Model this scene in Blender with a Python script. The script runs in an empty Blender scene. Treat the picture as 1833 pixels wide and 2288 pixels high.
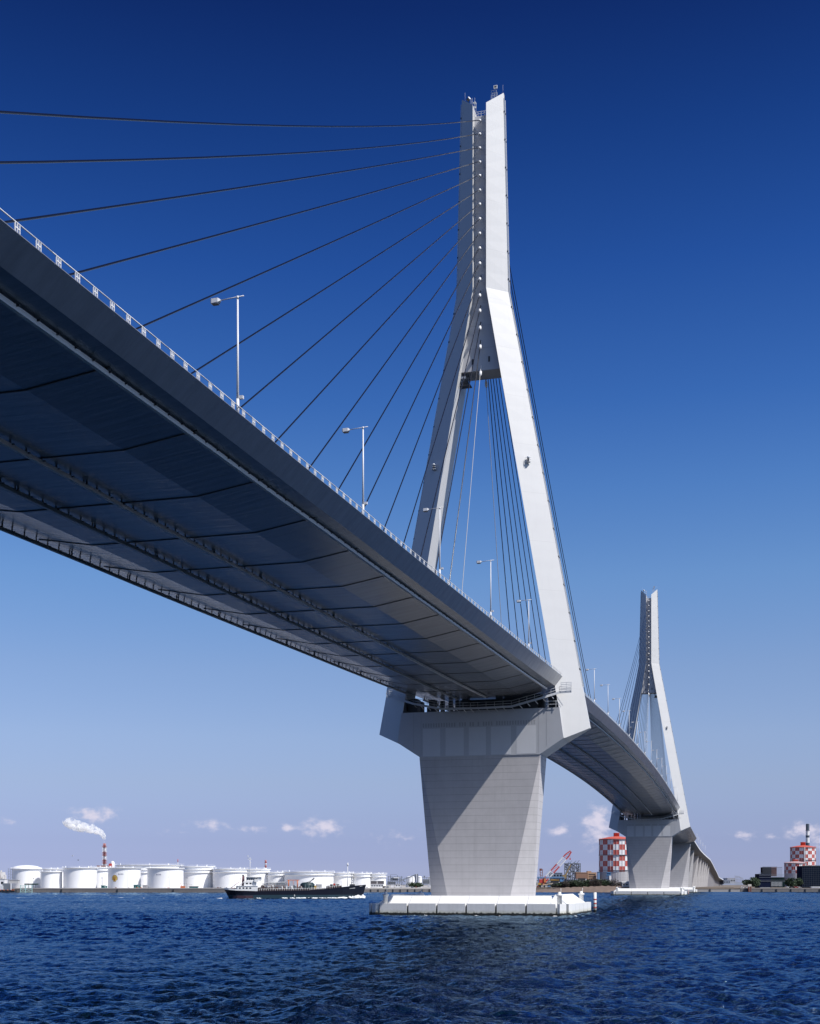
import bpy, bmesh, math, random
import numpy as np
from mathutils import Vector, Matrix

S = bpy.context.scene
COL = S.collection
R = math.radians
rnd = random.Random(7)

# ---------------------------------------------------------------- camera
TH = 0.26203
CAM = Vector((59.801, -288.783, 6.914))
F_PX, HOR = 2821.5, 1975.965           # focal length and horizon in photograph pixels (1833 x 2288)
cd = bpy.data.cameras.new("camera")
cam = bpy.data.objects.new("camera", cd)
COL.objects.link(cam)
cam.location = CAM
cam.rotation_euler = (R(90), 0, TH)
cd.sensor_fit = 'HORIZONTAL'
cd.sensor_width = 36.0
cd.lens = 36.0 * F_PX / 1833.0
cd.shift_y = (HOR - 1144.0) / 1833.0
cd.clip_start = 0.5
cd.clip_end = 60000
S.camera = cam

# ---------------------------------------------------------------- sky, sun, exposure
SUN = Vector((0.592, -0.205, 0.780)).normalized()
SUN_EL = math.asin(SUN.z)
SUN_ROT = math.atan2(SUN.x, SUN.y)      # Nishita: rotation measured clockwise from +Y
w = bpy.data.worlds.new("World")
S.world = w
w.use_nodes = True
nt = w.node_tree
nt.nodes.clear()
def N(tree, typ, **kw):
    n = tree.nodes.new(typ)
    for k, v in kw.items():
        setattr(n, k, v)
    return n
out = N(nt, 'ShaderNodeOutputWorld')
bg = N(nt, 'ShaderNodeBackground')
sky = N(nt, 'ShaderNodeTexSky', sky_type='NISHITA')
sky.sun_disc = False
sky.sun_elevation = SUN_EL
sky.sun_rotation = SUN_ROT
sky.altitude = 0
sky.air_density = 1.0
sky.dust_density = 0.6
sky.ozone_density = 2.5
tc = N(nt, 'ShaderNodeTexCoord')
sep = N(nt, 'ShaderNodeSeparateXYZ')
nt.links.new(tc.outputs['Generated'], sep.inputs[0])
# deep polarised blue of a clear winter day: what a polarising filter lets through, by elevation,
# acting on the part of the sky away from the sun
SKY_STRENGTH = 0.14
bg.inputs['Strength'].default_value = SKY_STRENGTH
def s2l(c):
    c = c/255.0
    return c/12.92 if c <= 0.04045 else ((c+0.055)/1.055)**2.4
SKY_TAB = [(0.002, (4.376, 4.325, 3.474), (163, 173, 208)), (0.020, (5.196, 5.427, 4.361), (159, 171, 209)),
           (0.034, (5.221, 5.835, 5.019), (157, 171, 210)), (0.052, (4.861, 5.896, 5.586), (157, 174, 212)),
           (0.080, (4.151, 5.553, 6.055), (157, 178, 214)), (0.115, (3.384, 4.869, 6.064), (150, 176, 217)),
           (0.166, (2.597, 3.996, 5.654), (132, 164, 212)), (0.233, (1.961, 3.155, 4.932), (106, 149, 206)),
           (0.297, (1.604, 2.614, 4.332), (80, 127, 194)), (0.356, (1.358, 2.249, 3.872), (57, 105, 179)),
           (0.438, (1.133, 1.893, 3.378), (36, 80, 156)), (0.511, (0.994, 1.667, 3.047), (23, 60, 129)),
           (0.572, (0.904, 1.540, 2.820), (15, 43, 104)), (0.75, (0.80, 1.35, 2.6), (10, 32, 84))]
ramp = N(nt, 'ShaderNodeValToRGB')
nt.links.new(sep.outputs['Z'], ramp.inputs[0])
cr = ramp.color_ramp
while len(cr.elements) > 1:
    cr.elements.remove(cr.elements[-1])
for i_, (z_, base_, want_) in enumerate(SKY_TAB):
    e = cr.elements[0] if i_ == 0 else cr.elements.new(z_)
    e.position = z_
    e.color = (*[s2l(w_)/(b_*SKY_STRENGTH) for w_, b_ in zip(want_, base_)], 1)
def vmath(tree, op, a, bvec):
    n = N(tree, 'ShaderNodeVectorMath', operation=op)
    tree.links.new(a, n.inputs[0])
    n.inputs[1].default_value = bvec
    return n
def smath(tree, op, a, b_=None, c_=None, clamp=False):
    n = N(tree, 'ShaderNodeMath', operation=op)
    n.use_clamp = clamp
    for i_, v_ in enumerate((a, b_, c_)):
        if v_ is None:
            continue
        if isinstance(v_, (int, float)):
            n.inputs[i_].default_value = v_
        else:
            tree.links.new(v_, n.inputs[i_])
    return n.outputs[0]
sd = vmath(nt, 'DOT_PRODUCT', tc.outputs['Generated'], SUN).outputs['Value']
pol = N(nt, 'ShaderNodeMapRange', interpolation_type='SMOOTHSTEP')
pol.inputs[1].default_value = 0.50
pol.inputs[2].default_value = 1.0
pol.inputs[3].default_value = 1.0
pol.inputs[4].default_value = 0.0
nt.links.new(sd, pol.inputs[0])
mul = N(nt, 'ShaderNodeMix', data_type='RGBA', blend_type='MULTIPLY')
nt.links.new(pol.outputs[0], mul.inputs[0])
nt.links.new(sky.outputs[0], mul.inputs[6])
nt.links.new(ramp.outputs[0], mul.inputs[7])
# low fair-weather cumulus and steam near the horizon
rv = vmath(nt, 'DOT_PRODUCT', tc.outputs['Generated'], (math.cos(TH), math.sin(TH), 0)).outputs['Value']
fv = vmath(nt, 'DOT_PRODUCT', tc.outputs['Generated'], (-math.sin(TH), math.cos(TH), 0)).outputs['Value']
fvm = smath(nt, 'MAXIMUM', fv, 0.05)
az = smath(nt, 'DIVIDE', rv, fvm)
el = smath(nt, 'DIVIDE', sep.outputs['Z'], fvm)
cmb = N(nt, 'ShaderNodeCombineXYZ')
nt.links.new(az, cmb.inputs[0])
nt.links.new(el, cmb.inputs[1])
mpc = N(nt, 'ShaderNodeMapping')
mpc.inputs['Scale'].default_value = (85, 130, 1)
nt.links.new(cmb.outputs[0], mpc.inputs[0])
cn = N(nt, 'ShaderNodeTexNoise')
cn.inputs['Scale'].default_value = 1.0
cn.inputs['Detail'].default_value = 7
cn.inputs['Roughness'].default_value = 0.58
nt.links.new(mpc.outputs[0], cn.inputs['Vector'])
CLOUDS = [(215, 1822, 52, 20, .85), (165, 1812, 34, 12, .35), (715, 1851, 52, 19, 1.0), (648, 1850, 20, 9, .8), (560, 1853, 60, 11, .5),
          (470, 1847, 50, 15, .6), (25, 1836, 34, 10, .5), (880, 1872, 75, 18, .4), (1255, 1857, 26, 13, .9), (1335, 1846, 28, 50, 1.2),
          (1355, 1876, 18, 18, .8), (1660, 1868, 30, 11, .8), (1722, 1866, 24, 11, .5), (1800, 1856, 44, 19, 1.0), (1832, 1878, 34, 20, .7), (390, 1860, 120, 9, .25), (1500, 1868, 90, 9, .2)]
tot = None
for cu, cv, wu, wv, dn in CLOUDS:
    dx_ = smath(nt, 'MULTIPLY', smath(nt, 'SUBTRACT', az, (cu-916.5)/2821.5), 2821.5/wu)
    dy_ = smath(nt, 'MULTIPLY', smath(nt, 'SUBTRACT', el, (1976-cv)/2821.5), 2821.5/wv)
    d2_ = smath(nt, 'ADD', smath(nt, 'MULTIPLY', dx_, dx_), smath(nt, 'MULTIPLY', dy_, dy_))
    v_ = smath(nt, 'MULTIPLY', smath(nt, 'POWER', 2.718, smath(nt, 'MULTIPLY', d2_, -1.1)), dn)
    tot = v_ if tot is None else smath(nt, 'MAXIMUM', tot, v_)
cl = smath(nt, 'ADD', tot, smath(nt, 'MULTIPLY', smath(nt, 'SUBTRACT', cn.outputs['Fac'], 0.52), 2.6))
cmr = N(nt, 'ShaderNodeMapRange', interpolation_type='SMOOTHSTEP')
cmr.inputs[1].default_value = 0.10
cmr.inputs[2].default_value = 1.15
cmr.inputs[4].default_value = 0.85
nt.links.new(cl, cmr.inputs[0])
cden = smath(nt, 'MULTIPLY', cmr.outputs[0], smath(nt, 'MULTIPLY', tot, 2.6, clamp=True))
cmix = N(nt, 'ShaderNodeMix', data_type='RGBA')
nt.links.new(cden, cmix.inputs[0])
nt.links.new(mul.outputs[2], cmix.inputs[6])
cmix.inputs[7].default_value = (*[s2l(c_)/SKY_STRENGTH for c_ in (226, 220, 236)], 1)
nt.links.new(cmix.outputs[2], bg.inputs['Color'])
nt.links.new(bg.outputs[0], out.inputs[0])

sl = bpy.data.lights.new("sun", 'SUN')
sl.energy = 4.95
sl.angle = R(0.5)
sl.color = (1.0, 0.965, 0.92)
so = bpy.data.objects.new("sun", sl)
COL.objects.link(so)
so.rotation_euler = (-SUN).to_track_quat('-Z', 'Y').to_euler()
so.location = (0, 0, 300)

S.view_settings.view_transform = 'Standard'
S.view_settings.look = 'None'
S.view_settings.exposure = 0.0
S.view_settings.gamma = 1.0
S.cycles.caustics_reflective = False
S.cycles.caustics_refractive = False
S.cycles.max_bounces = 10

# ---------------------------------------------------------------- placing by bearing and distance
def ray(u, v):
    r = (u - 916.5) / F_PX
    return Vector((-math.sin(TH) + r*math.cos(TH), math.cos(TH) + r*math.sin(TH), (HOR - v)/F_PX))
def at(u, v, d):                       # point seen at photograph pixel (u, v), d metres ahead
    return CAM + d*ray(u, v)
def ground(u, d, z=0.0):
    p = CAM + d*ray(u, HOR)
    return Vector((p.x, p.y, z))
RIGHT = Vector((math.cos(TH), math.sin(TH), 0))
FWD = Vector((-math.sin(TH), math.cos(TH), 0))

# ---------------------------------------------------------------- materials
MATS = {}
def lnk(t, a, b):
    t.links.new(a, b)
def mat(name, col, rough=0.6, metal=0.0, spec=0.5, var=0.0, vscale=0.5, bump=0.0, bscale=5.0,
        lines=None, streak=0.0, col2=None, stretch=None, tide=None):
    """procedural surface: base colour with noise wear, optional joint lines along an axis, optional rain streaks"""
    if name in MATS:
        return MATS[name]
    m = bpy.data.materials.new(name)
    m.use_nodes = True
    t = m.node_tree
    b = t.nodes['Principled BSDF']
    b.inputs['Roughness'].default_value = rough
    b.inputs['Metallic'].default_value = metal
    b.inputs['Specular IOR Level'].default_value = spec
    tcn = N(t, 'ShaderNodeTexCoord')
    cur = None
    rgb = N(t, 'ShaderNodeRGB')
    rgb.outputs[0].default_value = (*col, 1)
    cur = rgb.outputs[0]
    def mixc(fac, c, blend='MIX', k=None):
        nonlocal cur
        mx = N(t, 'ShaderNodeMix', data_type='RGBA', blend_type=blend)
        if fac is None:
            mx.inputs[0].default_value = k
        else:
            lnk(t, fac, mx.inputs[0])
        lnk(t, cur, mx.inputs[6])
        if isinstance(c, tuple):
            mx.inputs[7].default_value = (*c, 1)
        else:
            lnk(t, c, mx.inputs[7])
        cur = mx.outputs[2]
    if var > 0:
        no = N(t, 'ShaderNodeTexNoise')
        no.inputs['Scale'].default_value = vscale
        no.inputs['Detail'].default_value = 6
        no.inputs['Roughness'].default_value = 0.65
        if stretch:
            mp = N(t, 'ShaderNodeMapping')
            mp.inputs['Scale'].default_value = stretch
            lnk(t, tcn.outputs['Object'], mp.inputs[0])
            lnk(t, mp.outputs[0], no.inputs['Vector'])
        else:
            lnk(t, tcn.outputs['Object'], no.inputs['Vector'])
        mr = N(t, 'ShaderNodeMapRange')
        mr.inputs[1].default_value = 0.35
        mr.inputs[2].default_value = 0.72
        lnk(t, no.outputs['Fac'], mr.inputs[0])
        ml = N(t, 'ShaderNodeMath', operation='MULTIPLY')
        lnk(t, mr.outputs[0], ml.inputs[0])
        ml.inputs[1].default_value = var
        dark = col2 if col2 else tuple(c*0.55 for c in col)
        mixc(ml.outputs[0], dark)
    if streak > 0:
        mp = N(t, 'ShaderNodeMapping')
        mp.inputs['Scale'].default_value = (1.1, 1.1, 0.05)
        lnk(t, tcn.outputs['Object'], mp.inputs[0])
        no = N(t, 'ShaderNodeTexNoise')
        no.inputs['Scale'].default_value = 1.6
        no.inputs['Detail'].default_value = 5
        lnk(t, mp.outputs[0], no.inputs['Vector'])
        mr = N(t, 'ShaderNodeMapRange')
        mr.inputs[1].default_value = 0.5
        mr.inputs[2].default_value = 0.75
        mr.inputs[4].default_value = streak
        lnk(t, no.outputs['Fac'], mr.inputs[0])
        mixc(mr.outputs[0], tuple(c*0.5 for c in col))
    if tide:
        sp = N(t, 'ShaderNodeSeparateXYZ')
        lnk(t, tcn.outputs['Object'], sp.inputs[0])
        no = N(t, 'ShaderNodeTexNoise')
        no.inputs['Scale'].default_value = 1.3
        no.inputs['Detail'].default_value = 5
        lnk(t, tcn.outputs['Object'], no.inputs['Vector'])
        ad = N(t, 'ShaderNodeMath', operation='MULTIPLY_ADD')
        lnk(t, no.outputs['Fac'], ad.inputs[0])
        ad.inputs[1].default_value = -1.1
        lnk(t, sp.outputs['Z'], ad.inputs[2])
        for lo, hi, cc, kk in ((0.0, 0.75, tuple(c*0.72 for c in (col[0], col[1]*0.98, col[2]*0.80)), 0.9), (-0.12, 0.10, (0.03, 0.032, 0.028), 1.0)):
            mr = N(t, 'ShaderNodeMapRange')
            mr.inputs[1].default_value = tide+lo
            mr.inputs[2].default_value = tide+hi
            mr.inputs[3].default_value = kk
            mr.inputs[4].default_value = 0.0
            lnk(t, ad.outputs[0], mr.inputs[0])
            mixc(mr.outputs[0], cc)
    hgt = None
    if lines:
        for axis, period, width, dark in lines:
            sp = N(t, 'ShaderNodeSeparateXYZ')
            lnk(t, tcn.outputs['Object'], sp.inputs[0])
            dv = N(t, 'ShaderNodeMath', operation='DIVIDE')
            lnk(t, sp.outputs[axis], dv.inputs[0])
            dv.inputs[1].default_value = period
            fr = N(t, 'ShaderNodeMath', operation='FRACT')
            lnk(t, dv.outputs[0], fr.inputs[0])
            lt = N(t, 'ShaderNodeMath', operation='LESS_THAN')
            lnk(t, fr.outputs[0], lt.inputs[0])
            lt.inputs[1].default_value = width/period
            ml = N(t, 'ShaderNodeMath', operation='MULTIPLY')
            lnk(t, lt.outputs[0], ml.inputs[0])
            ml.inputs[1].default_value = dark
            mixc(ml.outputs[0], tuple(c*0.25 for c in col))
    if bump > 0:
        no = N(t, 'ShaderNodeTexNoise')
        no.inputs['Scale'].default_value = bscale
        no.inputs['Detail'].default_value = 5
        if stretch:
            mp = N(t, 'ShaderNodeMapping')
            mp.inputs['Scale'].default_value = stretch
            lnk(t, tcn.outputs['Object'], mp.inputs[0])
            lnk(t, mp.outputs[0], no.inputs['Vector'])
        else:
            lnk(t, tcn.outputs['Object'], no.inputs['Vector'])
        bp = N(t, 'ShaderNodeBump')
        bp.inputs['Strength'].default_value = bump
        bp.inputs['Distance'].default_value = 0.1
        lnk(t, no.outputs['Fac'], bp.inputs['Height'])
        lnk(t, bp.outputs[0], b.inputs['Normal'])
    lnk(t, cur, b.inputs['Base Color'])
    MATS[name] = m
    return m

WHITE = mat('white_steel_paint', (0.665, 0.66, 0.65), rough=0.42, var=0.10, vscale=0.12, streak=0.05,
            lines=[('Z', 11.3, 0.08, 0.16)])
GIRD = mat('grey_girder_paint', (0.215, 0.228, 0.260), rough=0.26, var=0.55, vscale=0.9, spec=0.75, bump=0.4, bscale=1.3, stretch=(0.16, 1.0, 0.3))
CAPG = mat('light_grey_cap_paint', (0.54, 0.55, 0.58), rough=0.5, var=0.15, vscale=0.3)
CAPD = mat('weathered_cap_panel', (0.40, 0.405, 0.43), rough=0.55, var=0.2, vscale=0.4)
CONC = mat('pier_concrete', (0.545, 0.525, 0.53), rough=0.85, var=0.24, vscale=0.35, streak=0.16, bump=0.1, bscale=3,
           lines=[('Z', 1.62, 0.06, 0.6)])
CONCV = mat('viaduct_concrete', (0.50, 0.48, 0.475), rough=0.85, var=0.25, vscale=0.3, streak=0.1, lines=[('Z', 1.62, 0.07, 0.6)])
FEND = mat('white_fender_concrete', (0.80, 0.80, 0.79), rough=0.7, var=0.16, vscale=0.6, bump=0.1, bscale=4, streak=0.14, tide=0.05)
DARK = mat('dark_steel', (0.03, 0.032, 0.038), rough=0.5)
SEAM = mat('dark_joint', (0.02, 0.022, 0.028), rough=0.6)
BLACKG = mat('tidal_growth', (0.012, 0.013, 0.012), rough=0.8, bump=0.8, bscale=3)
RAILG = mat('galvanised_rail', (0.55, 0.58, 0.62), rough=0.45, var=0.1)
RAILL = mat('pale_rail_paint', (0.78, 0.79, 0.80), rough=0.4)
RAILD = mat('grey_rail_paint', (0.30, 0.31, 0.33), rough=0.4)
CABLE = mat('cable_sheath', (0.005, 0.006, 0.014), rough=0.22, spec=0.5)
CABLEB = mat('bare_cable', (0.45, 0.44, 0.43), rough=0.45)
RAILW = mat('white_railing_paint', (0.80, 0.80, 0.80), rough=0.45)
LAMPM = mat('lamp_post_paint', (0.72, 0.72, 0.73), rough=0.4)
GLASS = mat('lamp_glass', (0.25, 0.27, 0.30), rough=0.15)
ASPH = mat('asphalt', (0.05, 0.05, 0.052), rough=0.9, var=0.3)

# ---------------------------------------------------------------- mesh collector
class MB:
    def __init__(s):
        s.v, s.f, s.m, s.sm = [], [], [], []
    def add(s, vs, fs, mi=0, smooth=False):
        o = len(s.v)
        s.v += [tuple(p) for p in vs]
        for f in fs:
            s.f.append(tuple(i+o for i in f))
            s.m.append(mi)
            s.sm.append(smooth)
        return s
    def box(s, c, d, mi=0, rz=0.0, M=None):
        vs = []
        for z in (-.5, .5):
            for x, y in ((-.5, -.5), (.5, -.5), (.5, .5), (-.5, .5)):
                p = Vector((x*d[0], y*d[1], z*d[2]))
                if M is not None:
                    p = M @ p
                elif rz:
                    p = Matrix.Rotation(rz, 3, 'Z') @ p
                vs.append((p.x+c[0], p.y+c[1], p.z+c[2]))
        return s.add(vs, [(3, 2, 1, 0), (4, 5, 6, 7), (0, 1, 5, 4), (1, 2, 6, 5), (2, 3, 7, 6), (3, 0, 4, 7)], mi)
    def beam(s, a, b, wdt, hgt, mi=0, up=Vector((0, 0, 1))):
        a, b = Vector(a), Vector(b)
        d = b-a
        L = d.length
        if L < 1e-6:
            return s
        d.normalize()
        sx = d.cross(up)
        if sx.length < 1e-4:
            sx = Vector((1, 0, 0))
        sx.normalize()
        sy = sx.cross(d)
        M = Matrix((sx, d, sy)).transposed()
        return s.box((a+b)/2, (wdt, L, hgt), mi, M=M)
    def loft(s, rings, mi=0, cap=True, closed=True, smooth=False, mis=None):
        n = len(rings[0])
        vs = [p for r in rings for p in r]
        o = len(s.v)
        s.v += [tuple(p) for p in vs]
        for k in range(len(rings)-1):
            for i in range(n if closed else n-1):
                j = (i+1) % n
                s.f.append((o+k*n+i, o+k*n+j, o+(k+1)*n+j, o+(k+1)*n+i))
                s.m.append(mis[i] if mis else mi)
                s.sm.append(smooth)
        if cap:
            s.f.append(tuple(o+i for i in reversed(range(n))))
            s.m.append(mi); s.sm.append(False)
            s.f.append(tuple(o+(len(rings)-1)*n+i for i in range(n)))
            s.m.append(mi); s.sm.append(False)
        return s
    def tube(s, pts, r, n=8, mi=0, smooth=True, cap=True):
        pts = [Vector(p) for p in pts]
        rs = r if isinstance(r, (list, tuple)) else [r]*len(pts)
        rings = []
        ref = None
        for k, p in enumerate(pts):
            d = (pts[min(k+1, len(pts)-1)] - pts[max(k-1, 0)]).normalized()
            a = Vector((0, 0, 1)) if abs(d.z) < 0.95 else Vector((1, 0, 0))
            x = d.cross(a).normalized()
            y = x.cross(d)
            rings.append([p + rs[k]*(math.cos(2*math.pi*i/n)*x + math.sin(2*math.pi*i/n)*y) for i in range(n)])
        return s.loft(rings, mi, cap=cap, smooth=smooth)
    def lathe(s, c, prof, n=24, mi=0, smooth=True, cap=True):
        rings = [[(c[0]+r*math.cos(2*math.pi*i/n), c[1]+r*math.sin(2*math.pi*i/n), c[2]+z) for i in range(n)] for r, z in prof]
        return s.loft(rings, mi, cap=cap, smooth=smooth)
    def prism(s, poly, a, b, axis='y', mi=0):
        """polygon extruded along an axis from a to b; poly holds the two other coordinates in order"""
        def P(q, t):
            return {'y': (q[0], t, q[1]), 'z': (q[0], q[1], t), 'x': (t, q[0], q[1])}[axis]
        return s.loft([[P(q, a) for q in poly], [P(q, b) for q in poly]], mi)
    def build(s, name, mats, parent=None, loc=(0, 0, 0)):
        me = bpy.data.meshes.new(name)
        L = Vector(loc)
        me.from_pydata([(p[0]-L.x, p[1]-L.y, p[2]-L.z) for p in s.v], [], s.f)
        if not isinstance(mats, (list, tuple)):
            mats = [mats]
        for m_ in mats:
            me.materials.append(m_)
        me.polygons.foreach_set('material_index', s.m)
        me.polygons.foreach_set('use_smooth', s.sm)
        bm = bmesh.new()
        bm.from_mesh(me)
        bmesh.ops.recalc_face_normals(bm, faces=bm.faces)
        bm.to_mesh(me)
        bm.free()
        me.update()
        o = bpy.data.objects.new(name, me)
        COL.objects.link(o)
        o.location = L
        if parent:
            o.parent = parent
            # parents carry a location only; keep world placement
            w_ = Vector((0, 0, 0))
            q = parent
            while q:
                w_ += q.location
                q = q.parent
            o.location = L - w_
        return o

def tag(o, label, cat, group=None, kind=None):
    o['label'] = label
    o['category'] = cat
    if group:
        o['group'] = group
    if kind:
        o['kind'] = kind
    return o
def thing(name, label, cat, loc=(0, 0, 0), group=None):
    o = bpy.data.objects.new(name, None)
    o.empty_display_size = 1
    COL.objects.link(o)
    o.location = loc
    return tag(o, label, cat, group)
def structure(o):
    o['kind'] = 'structure'
    return o
def copy_tree(o, parent=None):
    c = o.copy()
    COL.objects.link(c)
    if parent:
        c.parent = parent
    for ch in o.children:
        copy_tree(ch, c)
    return c

#==BRIDGE==
# ---------------------------------------------------------------- bridge
SPAN = 510.0
ZE_PTS = [(-340, 40.3), (-226, 44.5), (-195, 45.85), (-174, 46.7), (-156, 47.5), (-140, 48.1), (-120, 48.95), (-86, 50.45), (-50, 52.0), (-8, 53.9)]
def z_edge(y):                          # deck edge height along the bridge
    if y > SPAN/2:
        y2 = SPAN - y
        if y2 >= 0:
            return z_edge(y2)
        return 54.25 + y2*0.0392
    if y > 0:
        return 54.25 + 0.0425*y - 0.0425/(SPAN)*y*y
    return float(np.interp(y, [p[0] for p in ZE_PTS]+[0], [p[1] for p in ZE_PTS]+[54.25]))
def depth(y):
    return float(np.interp(y, [-226, -206, -148, -89, -30], [2.65, 2.75, 3.2, 3.6, 3.95]))
def z_bot(y):
    return z_edge(y) - depth(y)
def profile(y):
    ze, zb, d = z_edge(y), z_bot(y), depth(y)
    pts = [(-19, ze-0.05), (-19, ze), (19, ze), (19, ze-0.05), (17.5, zb+0.43*d), (9.5, zb), (-9.5, zb), (-17.5, zb+0.43*d)]
    return [(x, y, z) for x, z in pts]

bridge = thing('cable_stayed_bridge', 'white cable-stayed bridge with two tall A-shaped pylons crossing the water', 'bridge')
g = MB()
ys = list(np.arange(-330, 766, 7.3))
ys[-1] = 765.0
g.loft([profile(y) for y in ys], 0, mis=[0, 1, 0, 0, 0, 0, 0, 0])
SEAM0 = -208.1
k = -8
ylist = []
while True:
    y = SEAM0 + 14.62*k
    k += 1
    if y > 760:
        break
    if abs(y) < 6 or abs(y-SPAN) < 6:
        continue
    ylist.append(y)
    ze, zb, d = z_edge(y), z_bot(y), depth(y)
    line = [(-16.2, zb+0.36*d), (-9.5, zb), (9.5, zb), (16.2, zb+0.36*d)]
    for (x0, z0), (x1, z1) in zip(line, line[1:]):
        g.beam((x0, y, z0-0.02), (x1, y, z1-0.02), 0.115, 0.10, 2)
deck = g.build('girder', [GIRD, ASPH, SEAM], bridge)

def rail_z(x, y):
    ze, zb, d = z_edge(y), z_bot(y), depth(y)
    ax = abs(x)
    return zb if ax < 9.5 else zb + (ax-9.5)/8*0.43*d
def maint_rail(x, y0, y1, colm, hang=0.55):
    m = MB()
    yy = np.linspace(y0, y1, int((y1-y0)/10)+2)
    for a, b in zip(yy, yy[1:]):
        m.beam((x, a, rail_z(x, a)-hang), (x, b, rail_z(x, b)-hang), 0.30, 0.36, 0)
    y = y0+0.6
    i = 0
    while y < y1:
        m.box((x, y, rail_z(x, y)-hang/2), (0.12, 0.10, hang+0.15), 1)
        m.box((x+0.22, y, rail_z(x, y)-hang+0.12), (0.3, 0.08, 0.10), 1)
        if i % 6 == 0:
            m.box((x, y+0.5, rail_z(x, y)-hang/2), (0.16, 0.12, hang+0.15), 1)
        y += 2.35
        i += 1
    m.build('maintenance_rail', [colm, DARK], deck)
for x in (-15.8, -5.0, 2.0, 15.8):
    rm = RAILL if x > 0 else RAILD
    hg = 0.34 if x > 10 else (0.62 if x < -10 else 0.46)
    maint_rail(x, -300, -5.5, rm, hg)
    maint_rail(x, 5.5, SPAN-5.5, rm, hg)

# railing along the two deck edges
for sx in (1, -1):
    rl = MB()
    x = sx*18.75
    yy = np.arange(-300, 766, 8.0)
    for a, b in zip(yy, yy[1:]):
        rl.tube([(x, a, z_edge(a)+0.74), (x, b, z_edge(b)+0.74)], 0.042, 6)
    ro = rl.build('railing', RAILW, bridge)
    def post(m, y):
        z = z_edge(y)
        for dy in (-0.24, 0.0, 0.24):
            m.box((x, y+dy, z+0.34), (0.07, 0.055, 0.76), 0)
        m.box((x, y, z+0.44), (0.06, 0.46, 0.06), 0)
    if sx > 0:
        for i in range(98):
            pm = MB()
            post(pm, -226.1+2.268*i)
            pm.build('railing_post', RAILW, ro)
        pm = MB()
        y = -226.1-2.268*30
        while y < 760:
            if y < -226.2 or y > -226.1+2.268*97.5:
                post(pm, y)
            y += 2.268
        po = pm.build('railing_post', RAILW, ro)
        po['kind'] = 'stuff'
    else:
        pm = MB()
        y = -290
        while y < 760:
            post(pm, y)
            y += 2.268
        po = pm.build('railing_post', RAILW, ro)
        po['kind'] = 'stuff'

# ---- pylons
ANCH_Z = [183.7, 180.6, 177.4, 174.2, 171.1, 167.8, 164.6, 161.3, 158.0, 154.7, 151.3, 147.8, 144.2, 140.8, 137.0, 132.8, 126.9]
def xi(z):
    return 1.58 if z > 143.8 else 1.58 + (143.8-z)*0.1725
def xo(z):
    if z > 144.2:
        return 4.95 + (190.3-z)*0.0245
    return 6.08 + (144.2-z)*0.1858
WALLF = -2.3
def ring(sx, za, zb_, yo, yi=4.2):
    r = [(sx*xi(za), -yi, za), (sx*xo(zb_), -yo, zb_), (sx*xo(zb_), yo, zb_), (sx*xi(za), yi, za)]
    return r if sx > 0 else r[::-1]
def sag_cable(m, p0, p1, sag, rad, n=14):
    pts = []
    for i in range(n+1):
        t = i/n
        p = Vector(p0).lerp(Vector(p1), t)
        p.z -= 4*sag*t*(1-t)
        pts.append(p)
    m.tube(pts, rad, 8)
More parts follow.
